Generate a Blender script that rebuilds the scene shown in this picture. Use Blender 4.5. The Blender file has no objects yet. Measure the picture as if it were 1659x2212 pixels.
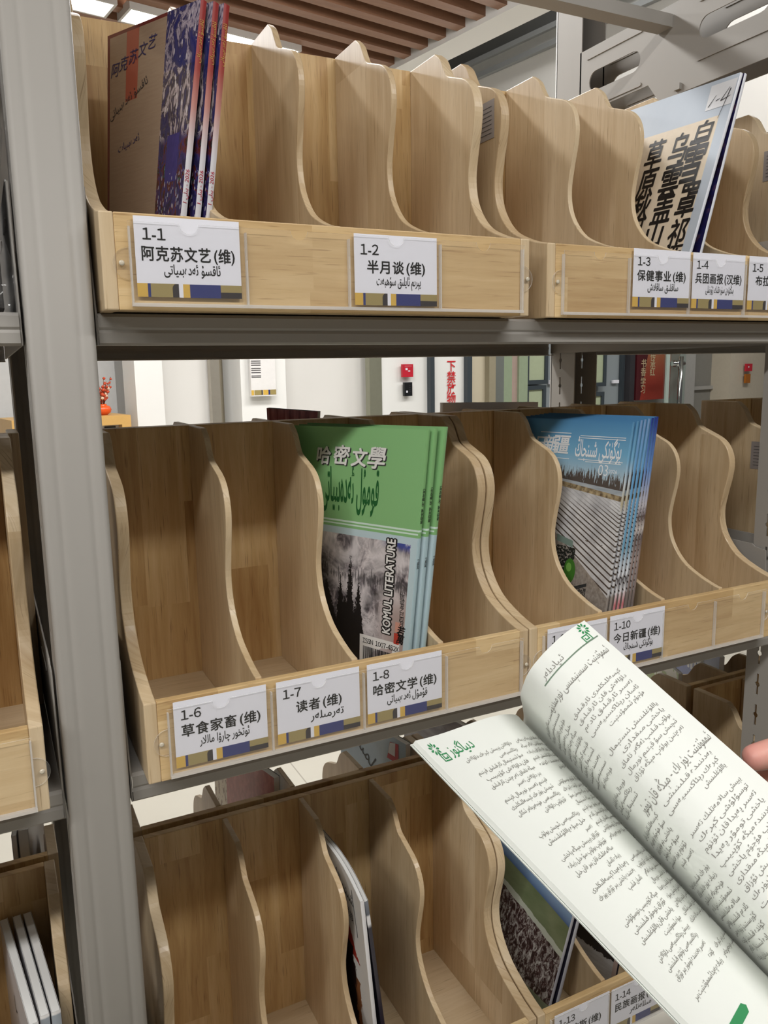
import bpy, math, random
from mathutils import Vector, Matrix
random.seed(7)
SC = bpy.context.scene
COL = SC.collection

# ------------------------------------------------------------------ camera, world, lamps, exposure
CAM = Vector((-0.0996, -0.7211, 0.3605))
fw, rt, up = Vector((0.43358, 0.88573, -0.16585)), Vector((0.8967, -0.4423, -0.0183)), Vector((0.0896, 0.1408, 0.986))
cd = bpy.data.cameras.new('camera'); co = bpy.data.objects.new('camera', cd); COL.objects.link(co)
rot = Matrix((rt, up, -fw)).transposed()
co.matrix_world = Matrix.Translation(CAM) @ rot.to_4x4()
cd.sensor_fit = 'HORIZONTAL'; cd.sensor_width = 36.0
cd.lens = 1704.23 / 1659 * 36
cd.shift_x = 18.56 / 1659; cd.shift_y = -23.19 / 1659
cd.clip_start = 0.02; cd.clip_end = 60
cd.dof.use_dof = False
SC.camera = co

w = bpy.data.worlds.new('world'); SC.world = w; w.use_nodes = True
w.node_tree.nodes['Background'].inputs[0].default_value = (1.0, 0.98, 0.95, 1)
w.node_tree.nodes['Background'].inputs[1].default_value = 0.10
vs = SC.view_settings
vs.view_transform = 'Standard'; vs.look = 'None'; vs.exposure = -0.08; vs.gamma = 1.0
vs.use_curve_mapping = False
SC.cycles.use_denoising = True
SC.cycles.max_bounces = 7; SC.cycles.transparent_max_bounces = 12
SC.cycles.sample_clamp_indirect = 4

A0 = math.radians(9.8)                                     # the hall is turned a little against the shelving
E1 = Vector((math.cos(A0), math.sin(A0), 0)); E2 = Vector((-math.sin(A0), math.cos(A0), 0))
def RP(a, b, z): return Vector((CAM.x, CAM.y, 0)) + E1 * a + E2 * b + Vector((0, 0, z))
FLOOR, CEIL = -1.08, 1.86

def lamp(name, loc, sx, sy, energy, col=(1, .985, .962), rz=0.0, rx=0.0):
    l = bpy.data.lights.new(name, 'AREA'); l.shape = 'RECTANGLE'; l.size = sx; l.size_y = sy
    l.energy = energy; l.color = col
    o = bpy.data.objects.new(name, l); COL.objects.link(o); o.location = loc; o.rotation_euler = (rx, 0, rz)
    return o
lamp('aisle_lamp', (0.95, -1.22, 1.70), 1.3, .14, 28)
lamp('aisle_lamp', (-0.85, -1.22, 1.70), 1.3, .14, 32)
lamp('aisle_lamp', (-2.4, -1.22, 1.70), 1.3, .14, 45)  # unseen extra light, added to brighten the surfaces facing left
lamp('aisle_lamp', (0.3, -3.0, 1.70), 2.4, .3, 4)
for a, b, e in ((1.5, 2.15, 14), (2.9, 1.5, 5)):                # unseen point lights added to brighten the beam and bulkhead
    l = bpy.data.lights.new('beam_fill', 'POINT'); l.energy = e; l.shadow_soft_size = .12; l.color = (1, .985, .962)
    o = bpy.data.objects.new('beam_fill', l); COL.objects.link(o); o.location = RP(a, b, 1.66)
for a, b, e in ((1.6, 3.1, 29), (3.2, 3.2, 30), (4.9, 3.2, 29), (6.8, 3.0, 25), (.2, 3.2, 21)):
    lamp('hall_lamp', RP(a, b, 1.66), 1.2, .3, e, rz=A0)
lamp('hall_lamp', RP(2.9, 2.0, 2.6), 1.0, .2, 22, rz=A0 + math.pi / 2)  # added out of view to light the bulkhead at a grazing angle
lamp('hall_lamp', RP(.65, 1.95, 1.66), 1.2, .14, 40, rz=A0)

# ------------------------------------------------------------------ helpers: colours, nodes
def lin(c):
    return tuple(x / 12.92 if x <= .04045 else ((x + .055) / 1.055) ** 2.4 for x in c)
def rgb(r, g, b): return lin((r / 255, g / 255, b / 255)) + (1,)

class NB:
    def __init__(s, name):
        s.m = bpy.data.materials.new(name); s.m.use_nodes = True
        s.t = s.m.node_tree; s.n = s.t.nodes
        s.b = s.n['Principled BSDF']
    def put(s, sock, v):
        if hasattr(v, 'is_output'): s.t.links.new(v, sock)
        else: sock.default_value = v
    def math(s, op, a, b=None, c=None, clamp=False):
        n = s.n.new('ShaderNodeMath'); n.operation = op; n.use_clamp = clamp
        for i, v in enumerate((a, b, c)):
            if v is not None: s.put(n.inputs[i], v)
        return n.outputs[0]
    def add(s, a, b): return s.math('ADD', a, b)
    def sub(s, a, b): return s.math('SUBTRACT', a, b)
    def mul(s, a, b): return s.math('MULTIPLY', a, b)
    def gt(s, a, b): return s.math('GREATER_THAN', a, b)
    def lt(s, a, b): return s.math('LESS_THAN', a, b)
    def band(s, x, lo, hi): return s.mul(s.gt(x, lo), s.lt(x, hi))
    def step(s, x, lo, hi):
        n = s.n.new('ShaderNodeMapRange'); n.interpolation_type = 'SMOOTHSTEP'
        s.put(n.inputs[0], x); n.inputs[1].default_value = lo; n.inputs[2].default_value = hi
        return n.outputs[0]
    def mix(s, f, a, b, mode='MIX'):
        n = s.n.new('ShaderNodeMix'); n.data_type = 'RGBA'; n.blend_type = mode
        s.put(n.inputs[0], f); s.put(n.inputs[6], a); s.put(n.inputs[7], b)
        return n.outputs[2]
    def xyz(s, x, y, z=0.0):
        n = s.n.new('ShaderNodeCombineXYZ'); s.put(n.inputs[0], x); s.put(n.inputs[1], y); s.put(n.inputs[2], z)
        return n.outputs[0]
    def sep(s, v):
        n = s.n.new('ShaderNodeSeparateXYZ'); s.put(n.inputs[0], v); return n.outputs
    def noise(s, v, scale=1.0, detail=4.0, rough=.55, dist=0.0):
        n = s.n.new('ShaderNodeTexNoise'); s.put(n.inputs['Vector'], v); n.inputs['Scale'].default_value = scale
        n.inputs['Detail'].default_value = detail; n.inputs['Roughness'].default_value = rough
        n.inputs['Distortion'].default_value = dist
        return n.outputs[0]
    def voronoi(s, v, scale=1.0):
        n = s.n.new('ShaderNodeTexVoronoi'); s.put(n.inputs['Vector'], v); n.inputs['Scale'].default_value = scale
        return n.outputs
    def white(s, v):
        n = s.n.new('ShaderNodeTexWhiteNoise'); n.noise_dimensions = '3D'; s.put(n.inputs['Vector'], v); return n.outputs[0]
    def ramp(s, f, stops):
        n = s.n.new('ShaderNodeValToRGB'); s.put(n.inputs[0], f); e = n.color_ramp.elements
        while len(e) < len(stops): e.new(.5)
        for el, (p, c) in zip(e, stops): el.position = p; el.color = c
        return n.outputs[0]
    def coord(s, k='Object'): return s.n.new('ShaderNodeTexCoord').outputs[k]
    def bump(s, h, strength=.1, dist=.001):
        n = s.n.new('ShaderNodeBump'); n.inputs['Strength'].default_value = strength; n.inputs['Distance'].default_value = dist
        s.put(n.inputs['Height'], h); s.t.links.new(n.outputs[0], s.b.inputs['Normal'])
    def fin(s, col, rough=.5, metal=0.0, spec=.5, coat=0.0):
        s.put(s.b.inputs['Base Color'], col); s.put(s.b.inputs['Roughness'], rough)
        s.b.inputs['Metallic'].default_value = metal; s.b.inputs['Specular IOR Level'].default_value = spec
        s.b.inputs['Coat Weight'].default_value = coat; s.b.inputs['Coat Roughness'].default_value = .12
        return s.m
_mats = {}
def plain(name, r, g, b, rough=.5, vary=.04, metal=0.0, spec=.5, coat=0.0, scale=30):
    if name in _mats: return _mats[name]
    k = NB(name); c = rgb(r, g, b)
    nz = k.noise(k.coord(), scale, 3)
    d = tuple(max(0, x * (1 - vary * 2)) for x in c[:3]) + (1,)
    l = tuple(min(1, x * (1 + vary)) for x in c[:3]) + (1,)
    _mats[name] = k.fin(k.mix(nz, d, l), rough, metal, spec, coat)
    return _mats[name]
def emit(name, col, strength):
    k = NB(name); k.b.inputs['Emission Color'].default_value = col; k.b.inputs['Emission Strength'].default_value = strength
    return k.fin((.8, .8, .8, 1), .4)

def wood(name, grain, tones, joint=.05, length=.26):
    """finger-jointed rubberwood boards, the grain along one axis"""
    k = NB(name)
    o = k.n.new('ShaderNodeObjectInfo').outputs['Location']
    v = k.sep(k.coord()); ov = k.sep(o)
    off = k.add(k.mul(ov[0], 3.1), k.add(k.mul(ov[1], 5.3), k.mul(ov[2], 7.7)))
    if grain == 'Z': along, ac = v[2], k.add(v[0], k.mul(v[1], 1.13))
    else: along, ac = v[0], k.add(v[2], v[1])
    bd = k.math('FLOOR', k.math('DIVIDE', k.add(ac, k.mul(off, .37)), joint))
    r1 = k.white(k.xyz(bd, k.math('FLOOR', k.mul(off, 13.0)), 3.0))
    fg = k.math('FLOOR', k.add(k.math('DIVIDE', along, length), k.mul(r1, 7.0)))
    r2 = k.white(k.xyz(bd, fg, k.math('FLOOR', k.mul(off, 31.0))))
    wob = k.mul(k.noise(k.xyz(k.mul(ac, 14.0), k.mul(along, 5.0), r2), 1, 2), .02)
    g1 = k.noise(k.xyz(k.mul(k.add(ac, wob), 150.0), k.mul(along, 9.0), k.mul(r2, 40.0)), 1, 5, .6)
    g2 = k.noise(k.xyz(k.mul(k.add(ac, wob), 34.0), k.mul(along, 3.2), k.mul(r2, 90.0)), 1, 3, .5, .6)
    pore = k.step(k.noise(k.xyz(k.mul(ac, 700.0), k.mul(along, 22.0), r2), 1, 2), .60, .74)
    f = k.add(k.add(k.mul(r2, .30), k.mul(g1, .40)), k.mul(g2, .46)); f = k.sub(f, .06)
    c = k.ramp(f, [(.28, tones[0]), (.5, tones[1]), (.74, tones[2])])
    c = k.mix(k.mul(pore, .55), c, tones[3])
    k.bump(g1, .06, .0006)
    return k.fin(c, .42, spec=.42, coat=.10)
T0 = (rgb(226, 200, 155), rgb(210, 180, 132), rgb(187, 153, 104), rgb(142, 106, 64))
T1 = (rgb(218, 198, 166), rgb(203, 180, 145), rgb(182, 155, 118), rgb(138, 110, 78))
T2 = (rgb(222, 194, 146), rgb(202, 168, 116), rgb(166, 126, 76), rgb(118, 80, 44))
WOOD_F = wood('beech_front', 'X', T0, .06, .30)
WOOD_S = wood('beech_side', 'Z', T1, .075, .6)
WOOD_D = wood('beech_divider', 'Z', T1, .12, 1.5)
WOOD_B = wood('beech_back', 'Z', T2, .052, .24)
WOOD_L = wood('beech_floor', 'X', T1, .06, .3)
STEEL = plain('grey_steel', 160, 156, 150, .5, .012, spec=.35)
STEEL_D = plain('dark_slot', 30, 27, 24, .6)
WHITE = plain('white_card', 234, 234, 242, .45, .006, scale=8)
INK = plain('black_ink', 22, 20, 22, .5)
INK2 = plain('dark_grey_ink', 52, 50, 54, .5)
GOLD = plain('gold_print', 214, 174, 76, .45); OLIVE = plain('olive_print', 158, 141, 88, .45)
BLUE = plain('blue_print', 36, 46, 112, .45); DARK = plain('dark_print', 40, 32, 34, .45)
PAGE = plain('white_paper', 226, 226, 224, .7, .01)
BOOKP = plain('cream_paper', 232, 235, 229, .75, .008, scale=14)
PINK = plain('grey_page_ink', 138, 136, 130, .7)
PGREEN = plain('green_page_ink', 46, 140, 84, .7)

def acrylic(name, tint=(1, 1, 1, 1), body=.035, rough=.04, ior=1.47):
    k = NB(name); t = k.t
    tr = k.n.new('ShaderNodeBsdfTransparent'); tr.inputs[0].default_value = tint
    gl = k.n.new('ShaderNodeBsdfGlossy'); gl.inputs['Roughness'].default_value = rough
    di = k.n.new('ShaderNodeBsdfDiffuse'); di.inputs[0].default_value = (.85, .83, .80, 1)
    lw = k.n.new('ShaderNodeLayerWeight'); lw.inputs[0].default_value = .5
    fr = k.math('ADD', k.math('MULTIPLY', k.math('POWER', lw.outputs['Facing'], 4.0), .55), .035)
    m1 = k.n.new('ShaderNodeMixShader'); m1.inputs[0].default_value = body
    m2 = k.n.new('ShaderNodeMixShader')
    t.links.new(tr.outputs[0], m1.inputs[1]); t.links.new(di.outputs[0], m1.inputs[2])
    t.links.new(fr, m2.inputs[0]); t.links.new(m1.outputs[0], m2.inputs[1]); t.links.new(gl.outputs[0], m2.inputs[2])
    t.links.new(m2.outputs[0], k.n['Material Output'].inputs[0])
    return k.m
ACRY = acrylic('clear_acrylic', body=.02)
ACRY_E = acrylic('acrylic_edge', body=.42, rough=.1)
GLASS = acrylic('hall_glass', (.86, .93, .91, 1), .03)
FILM = acrylic('plastic_film', (.92, .92, .93, 1), .05, .12)

# ------------------------------------------------------------------ helpers: meshes
class MB:
    def __init__(s): s.v = []; s.f = []; s.mi = []; s.uv = []; s.mats = []; s.sm = []
    def mat(s, m):
        if m not in s.mats: s.mats.append(m)
        return s.mats.index(m)
    def face(s, idx, m, uv=None, smooth=False):
        s.f.append(tuple(idx)); s.mi.append(s.mat(m)); s.uv.append(uv); s.sm.append(smooth)
    def poly(s, pts, m, uv=None):
        b = len(s.v); s.v += [Vector(p) for p in pts]; s.face(range(b, b + len(pts)), m, uv)
    def box(s, x0, x1, y0, y1, z0, z1, m, fn=None):
        b = len(s.v)
        c = [(x0, y0, z0), (x1, y0, z0), (x1, y1, z0), (x0, y1, z0), (x0, y0, z1), (x1, y0, z1), (x1, y1, z1), (x0, y1, z1)]
        s.v += [fn(*q) if fn else Vector(q) for q in c]
        for q in ((3, 2, 1, 0), (4, 5, 6, 7), (0, 1, 5, 4), (1, 2, 6, 5), (2, 3, 7, 6), (3, 0, 4, 7)): s.face([b + i for i in q], m)
    def prism(s, prof, h0, h1, fn, m, m_edge=None, smooth=False):
        """closed outline prof (a,b) extruded from h0 to h1; fn(a,b,h) gives the point"""
        n = len(prof); b = len(s.v)
        s.v += [fn(a, q, h0) for a, q in prof] + [fn(a, q, h1) for a, q in prof]
        s.face([b + i for i in range(n)][::-1], m); s.face([b + n + i for i in range(n)], m)
        for i in range(n):
            j = (i + 1) % n; s.face((b + i, b + j, b + n + j, b + n + i), m_edge or m, None, smooth)
    def grid(s, fn, nu, nv, m, smooth=True, uvf=None, flip=False):
        b = len(s.v)
        for j in range(nv + 1):
            for i in range(nu + 1): s.v.append(Vector(fn(i / nu, j / nv)))
        for j in range(nv):
            for i in range(nu):
                q = [(i, j), (i + 1, j), (i + 1, j + 1), (i, j + 1)]
                if flip: q = q[::-1]
                s.face([b + y * (nu + 1) + x for x, y in q], m, [uvf(x / nu, y / nv) for x, y in q] if uvf else None, smooth)
    def tube(s, path, rad, m, n=8, caps=True):
        b = len(s.v); P = [Vector(p) for p in path]; k = len(P)
        R = rad if isinstance(rad, (list, tuple)) else [rad] * k
        ref = Vector((0, 0, 1))
        for i, p in enumerate(P):
            d = (P[min(i + 1, k - 1)] - P[max(i - 1, 0)]).normalized()
            u = d.cross(ref if abs(d.dot(ref)) < .95 else Vector((1, 0, 0))).normalized(); q = d.cross(u)
            for j in range(n):
                a = 2 * math.pi * j / n; s.v.append(p + (u * math.cos(a) + q * math.sin(a)) * R[i])
        for i in range(k - 1):
            for j in range(n):
                s.face((b + i * n + j, b + i * n + (j + 1) % n, b + (i + 1) * n + (j + 1) % n, b + (i + 1) * n + j), m, None, True)
        if caps:
            s.face([b + j for j in range(n)][::-1], m); s.face([b + (k - 1) * n + j for j in range(n)], m)
    def lathe(s, prof, fn, m, n=20):
        b = len(s.v)
        for r, z in prof:
            for j in range(n):
                a = 2 * math.pi * j / n; s.v.append(fn(r * math.cos(a), r * math.sin(a), z))
        for i in range(len(prof) - 1):
            for j in range(n):
                s.face((b + i * n + j, b + i * n + (j + 1) % n, b + (i + 1) * n + (j + 1) % n, b + (i + 1) * n + j), m, None, True)
        s.face([b + j for j in range(n)][::-1], m); s.face([b + (len(prof) - 1) * n + j for j in range(n)], m)
    def text(s, geo, fn, m):
        v, f, _ = geo; b = len(s.v)
        s.v += [fn(x, y) for x, y in v]
        for t in f: s.face([b + i for i in t], m)
    def build(s, name, parent=None, origin=None, bevel=0.0, seg=2):
        me = bpy.data.meshes.new(name)
        vs_ = [v - origin for v in s.v] if origin is not None else s.v
        me.from_pydata([tuple(v) for v in vs_], [], s.f)
        for m in s.mats: me.materials.append(m)
        me.polygons.foreach_set('material_index', s.mi); me.polygons.foreach_set('use_smooth', s.sm)
        if any(u is not None for u in s.uv):
            ul = me.uv_layers.new(name='UVMap')
            for p, u in zip(me.polygons, s.uv):
                if u is not None:
                    for li, q in zip(p.loop_indices, u): ul.data[li].uv = q
        me.validate(); me.update()
        o = bpy.data.objects.new(name, me); COL.objects.link(o)
        if parent is not None: o.parent = parent
        if bevel:
            bm = o.modifiers.new('edge', 'BEVEL'); bm.width = bevel; bm.segments = seg; bm.limit_method = 'ANGLE'; bm.angle_limit = math.radians(35)
        return o
def tag(o, label, cat, group=None):
    o['label'] = label; o['category'] = cat
    if group: o['group'] = group
    return o
def thing(name, label, cat, loc=(0, 0, 0), group=None):
    o = bpy.data.objects.new(name, None); COL.objects.link(o); o.location = loc; o.empty_display_size = .02
    return tag(o, label, cat, group)
def struct(mb, name, **k):
    o = mb.build(name, **k); o['kind'] = 'structure'; return o
def copy_tree(o, parent=None):
    c = o.copy(); COL.objects.link(c)
    if parent is not None: c.parent = parent
    for ch in list(o.children): copy_tree(ch, c)
    return c

# lettering: outlines of Blender's own font as flat meshes
_tc = {}
def tgeo(body, size=1.0, bold=0.0, shear=0.0, space=1.0, res=2):
    key = (body, size, bold, shear, space, res)
    if key in _tc: return _tc[key]
    cu = bpy.data.curves.new('lettering', 'FONT'); cu.body = body; cu.size = 1.0; cu.offset = bold; cu.shear = shear
    cu.space_character = space; cu.resolution_u = res; cu.fill_mode = 'FRONT'
    o = bpy.data.objects.new('lettering', cu); COL.objects.link(o)
    bpy.context.view_layer.update()
    me = o.to_mesh()
    v = [(p.co.x * size, p.co.y * size) for p in me.vertices]; f = [tuple(p.vertices) for p in me.polygons]
    o.to_mesh_clear(); bpy.data.objects.remove(o); bpy.data.curves.remove(cu)
    xs = [p[0] for p in v] or [0]; ys = [p[1] for p in v] or [0]
    _tc[key] = (v, f, (min(xs), max(xs), min(ys), max(ys)))
    return _tc[key]
def heavy(g, d, n=6):
    V, F = [], []
    for i in range(n):
        a = 2 * math.pi * i / n; dx, dy = d * math.cos(a), d * math.sin(a); b = len(V)
        V += [(x + dx, y + dy) for x, y in g[0]]; F += [tuple(q + b for q in t) for t in g[1]]
    return V, F, (g[2][0] - d, g[2][1] + d, g[2][2] - d, g[2][3] + d)
FULLW = {c: chr(ord(c) + 0xFEE0) for c in '0123456789-ABCDEFGHIJKLMNOPQRSTUVWXYZ'}
def digits(s_, size, bold=0.0):                             # the footed digits of the Chinese face
    V, F = [], []; x = 0.0
    for ch in s_:
        g = tgeo(FULLW.get(ch, ch) if ch != '-' else '-', size, bold)
        adv = .56 * size; w0, w1 = g[2][0], g[2][1]; dx = x + adv / 2 - (w0 + w1) / 2
        if ch == '-': adv = .40 * size; dx = x + adv / 2 - (w0 + w1) / 2
        b = len(V); V += [(p[0] + dx, p[1]) for p in g[0]]; F += [tuple(i + b for i in t) for t in g[1]]; x += adv
    xs = [p[0] for p in V]; ys = [p[1] for p in V]
    return V, F, (min(xs), max(xs), min(ys), max(ys))
# Arabic-script letters: isolated, final, initial, medial
_AR = {'ا': 'FE8D FE8E', 'ب': 'FE8F FE90 FE91 FE92', 'پ': 'FB56 FB57 FB58 FB59', 'ت': 'FE95 FE96 FE97 FE98', 'ج': 'FE9D FE9E FE9F FEA0',
       'چ': 'FB7A FB7B FB7C FB7D', 'خ': 'FEA5 FEA6 FEA7 FEA8', 'د': 'FEA9 FEAA', 'ر': 'FEAD FEAE', 'ز': 'FEAF FEB0', 'ژ': 'FB8A FB8B',
       'س': 'FEB1 FEB2 FEB3 FEB4', 'ش': 'FEB5 FEB6 FEB7 FEB8', 'غ': 'FECD FECE FECF FED0', 'ف': 'FED1 FED2 FED3 FED4', 'ق': 'FED5 FED6 FED7 FED8',
       'ك': 'FED9 FEDA FEDB FEDC', 'گ': 'FB92 FB93 FB94 FB95', 'ڭ': 'FBD3 FBD4 FBD5 FBD6', 'ل': 'FEDD FEDE FEDF FEE0', 'م': 'FEE1 FEE2 FEE3 FEE4',
       'ن': 'FEE5 FEE6 FEE7 FEE8', 'ھ': 'FBAA FBAB FBAC FBAD', 'و': 'FEED FEEE', 'ۇ': 'FBD7 FBD8', 'ۆ': 'FBD9 FBDA', 'ۈ': 'FBDB FBDC', 'ۋ': 'FBDE FBDF',
       'ې': 'FBE4 FBE5 FBE6 FBE7', 'ى': 'FEEF FEF0 FBE8 FBE9', 'ي': 'FEF1 FEF2 FEF3 FEF4', 'ئ': 'FE89 FE8A FE8B FE8C', 'ە': 'FEE9 FEEA'}
_AR = {k: [chr(int(x, 16)) for x in v.split()] for k, v in _AR.items()}
def ug(s_):
    out = []; i = 0; n = len(s_)
    def joins_next(c): return c in _AR and len(_AR[c]) == 4
    while i < n:
        c = s_[i]
        if c not in _AR: out.append(c); i += 1; continue
        prev = i > 0 and joins_next(s_[i - 1])
        if c == 'ل' and i + 1 < n and s_[i + 1] == 'ا':
            out.append(chr(0xFEFC if prev else 0xFEFB)); i += 2; continue
        nxt = i + 1 < n and s_[i + 1] in _AR and joins_next(c)
        F_ = _AR[c]; out.append(F_[3] if prev and nxt else F_[2] if nxt else F_[1] if prev else F_[0]); i += 1
    r = []; num = ''
    for ch in reversed(out):                                # left-to-right drawing order, numbers kept
        if ch.isdigit(): num = ch + num; continue
        if num: r.append(num); num = ''
        r.append(ch)
    return ''.join(r) + num

# ------------------------------------------------------------------ the hall behind the shelving
WALLW = plain('white_wall', 224, 222, 218, .7, .01, scale=4)
WALLB = plain('pure_white_panel', 236, 236, 233, .6, .006, scale=4)
WALLG = plain('light_grey_wall', 206, 205, 202, .7, .01, scale=4)
BEIGE = plain('beige_wall', 204, 194, 170, .7, .02, scale=4)
BGREY = plain('blue_grey_wall', 140, 148, 152, .6, .02, scale=4)
DFRAME = plain('dark_frame', 58, 66, 72, .4)
SLAT = None
k = NB('brown_slat'); v_ = k.sep(k.coord())
g_ = k.noise(k.xyz(k.mul(v_[0], 2.0), k.mul(v_[1], 60.0), k.mul(v_[2], 60.0)), 1, 4)
SLAT = k.fin(k.mix(g_, rgb(120, 84, 62), rgb(156, 116, 90)), .5)
k = NB('cream_tile'); v_ = k.sep(k.coord())
gx = k.math('FRACT', k.math('DIVIDE', v_[0], .8)); gy = k.math('FRACT', k.math('DIVIDE', v_[1], .8))
ln = k.math('MAXIMUM', k.lt(gx, .006), k.lt(gy, .006))
nz_ = k.noise(k.coord(), 3, 5)
TILE = k.fin(k.mix(ln, k.mix(nz_, rgb(186, 181, 168), rgb(198, 194, 182)), rgb(160, 155, 143)), .25, spec=.5)

def rbox(mb, a0, a1, b0, b1, z0, z1, m): mb.box(a0, a1, b0, b1, z0, z1, m, fn=RP)
mb = MB(); rbox(mb, -8, 14, -6, 9, FLOOR - .1, FLOOR, TILE); struct(mb, 'floor')
mb = MB(); rbox(mb, -8, 2.36, -6, 9, CEIL, CEIL + .1, plain('ceiling_grey', 150, 140, 132, .8)); rbox(mb, 2.36, 14, .4, 9, 2.75, 2.85, WALLW); struct(mb, 'ceiling')
mb = MB()                                                   # wooden slats hung under the ceiling
for i in range(30):
    b = 1.40 + i * .118
    rbox(mb, -6, 2.36, b, b + .05, CEIL - .14, CEIL - .02, SLAT)
struct(mb, 'trim_1')
mb = MB(); rbox(mb, 2.36, 2.50, 1.0, 7, CEIL - .16, CEIL + .12, WALLW); rbox(mb, 2.50, 2.56, 1.0, 7, CEIL - .10, CEIL - .02, plain('silver_trim', 150, 152, 152, .35, metal=.6)); struct(mb, 'trim_2')
mb = MB(); rbox(mb, 3.2, 3.3, .6, 4.9, .95, 2.75, WALLW); struct(mb, 'wall_right')     # bulkhead above the hall openings
mb = MB(); rbox(mb, -6, 12, 4.9, 5.0, FLOOR, 2.75, WALLG); struct(mb, 'wall_back')
mb = MB(); rbox(mb, -1.0, 1.56, 4.80, 4.9, FLOOR, 1.9, plain('pale_grey_recess', 196, 198, 198, .7)); struct(mb, 'wall_left')

def D(u, d): return u * d / 4.5                              # positions read for a wall 4.5 m off, moved to depth d
def panel(name, a0, a1, b, m, z0=FLOOR, z1=1.85, t=.06):
    mb = MB(); rbox(mb, D(a0, b), D(a1, b), b, b + t, z0, z1, m); return struct(mb, name)
panel('trim_3', 1.575, 1.74, 4.45, WALLB, t=.2)
panel('trim_4', 1.74, 2.03, 4.62, WALLW)
panel('trim_5', 2.04, 2.10, 4.55, plain('brushed_strip', 172, 166, 154, .3, metal=.5), t=.04)
panel('trim_6', 2.10, 2.26, 4.75, BEIGE)
panel('trim_7', 2.24, 2.56, 4.45, WALLB, t=.25)
panel('trim_8', 2.56, 3.24, 4.62, WALLW)
panel('trim_9', 3.225, 3.33, 4.50, plain('olive_metal_strip', 150, 150, 132, .3, metal=.5), t=.05)
panel('trim_10', 3.33, 3.79, 4.52, WALLB)
panel('door_1', 3.81, 4.145, 4.52, WALLB)                    # shutter guide panel with the red warning
panel('trim_11', 3.775, 3.815, 4.48, DFRAME, t=.1)
panel('trim_12', 4.14, 4.19, 4.48, DFRAME, t=.1)
panel('trim_13', 4.19, 4.37, 4.55, BEIGE)
panel('trim_14', 4.37, 4.44, 4.5, plain('taupe_strip', 150, 142, 120, .5), t=.1)
panel('trim_15', 4.44, 4.53, 4.6, plain('slate_strip', 112, 116, 112, .5))
panel('window_1', 4.53, 4.62, 4.6, plain('green_glass_strip', 150, 164, 138, .25))
panel('window_2', 4.62, 4.70, 4.6, plain('rose_glass_strip', 172, 152, 142, .25))
panel('window_3', 4.70, 4.80, 4.58, plain('green_glass_strip', 150, 164, 138, .25))
panel('wall_front', 4.80, 6.15, 4.7, BGREY)
panel('trim_16', 6.02, 6.05, 4.66, DFRAME, t=.05)
panel('door_2', 6.05, 6.15, 4.66, plain('steel_blue_door', 126, 138, 146, .4), t=.04)
panel('trim_17', 6.13, 6.20, 4.6, plain('black_frame', 50, 48, 52, .4), t=.12)
panel('trim_18', 6.90, 7.16, 4.5, plain('grey_alu_frame', 158, 156, 152, .35), t=.12)
panel('wall_side', 7.16, 7.80, 4.6, plain('mid_grey_wall', 128, 126, 120, .6))
panel('trim_19', 7.16, 7.78, 4.57, plain('grey_alu_frame', 158, 156, 152, .35), z0=.09, z1=.125, t=.05)
panel('trim_20', 7.78, 9.6, 4.4, plain('marble_beige', 198, 188, 170, .35), t=.2)

def flat(name, label, cat, a0, a1, b, z0, z1, m, frame=None, fw_=.02, group=None, extra=None, t=.02):
    th = thing(name, label, cat, RP((D(a0, b) + D(a1, b)) / 2, b, z0), group); o = th.location.copy()
    x0, x1 = D(a0, b), D(a1, b)
    mb = MB(); rbox(mb, x0, x1, b - t, b, z0, z1, m)
    if extra: extra(mb, x0, x1, b - t - .001)
    mb.build('panel' if frame is None else 'picture', th, o)
    if frame:
        mb = MB()
        rbox(mb, x0 - fw_, x0, b - t - .015, b, z0 - fw_, z1 + fw_, frame); rbox(mb, x1, x1 + fw_, b - t - .015, b, z0 - fw_, z1 + fw_, frame)
        rbox(mb, x0, x1, b - t - .015, b, z0 - fw_, z0, frame); rbox(mb, x0, x1, b - t - .015, b, z1, z1 + fw_, frame)
        mb.build('frame', th, o)
    return th
RED = plain('red_sign', 196, 32, 52, .4)
def notice_x(mb, x0, x1, b):
    for i, z in enumerate((.417, .405, .392, .372, .361, .347, .327, .319)):
        rbox(mb, x0 + .005, x0 + .07, b - .0005, b, z, z + .0045, INK2)
    for f0, f1, m in ((0, .1, GOLD), (.12, .40, OLIVE), (.40, .45, DARK), (.47, .68, GOLD), (.68, .75, BLUE), (.75, 1, OLIVE)):
        rbox(mb, x0 + (x1 - x0) * f0, x0 + (x1 - x0) * f1, b - .0005, b, .212, .243, m)
flat('notice_board', 'white printed notice with a gold and blue band on white pillar', 'notice', 2.30, 2.475, 4.42, .205, .62, plain('notice_white', 232, 230, 228, .5), extra=notice_x)
flat('picture_frame', 'small pale wooden frame beside the notice pillar', 'picture', 2.222, 2.246, 4.68, -.1, .30, plain('pale_print', 214, 208, 196, .6), frame=plain('pale_wood_frame', 190, 172, 140, .5), fw_=.012)
def sign_x(mb, x0, x1, b):
    w_ = x1 - x0
    rbox(mb, x0 + w_ * .25, x0 + w_ * .45, b - .0006, b, .345, .36, WHITE); rbox(mb, x0 + w_ * .5, x0 + w_ * .7, b - .0006, b, .335, .342, WHITE)
    rbox(mb, x0 + w_ * .18, x0 + w_ * .85, b - .0006, b, .372, .376, plain('pink_line', 232, 140, 150, .5))
flat('wall_sign', 'small square red sign on white panel above the black plate', 'sign', 3.502, 3.597, 4.505, .297, .387, RED, extra=sign_x)
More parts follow.
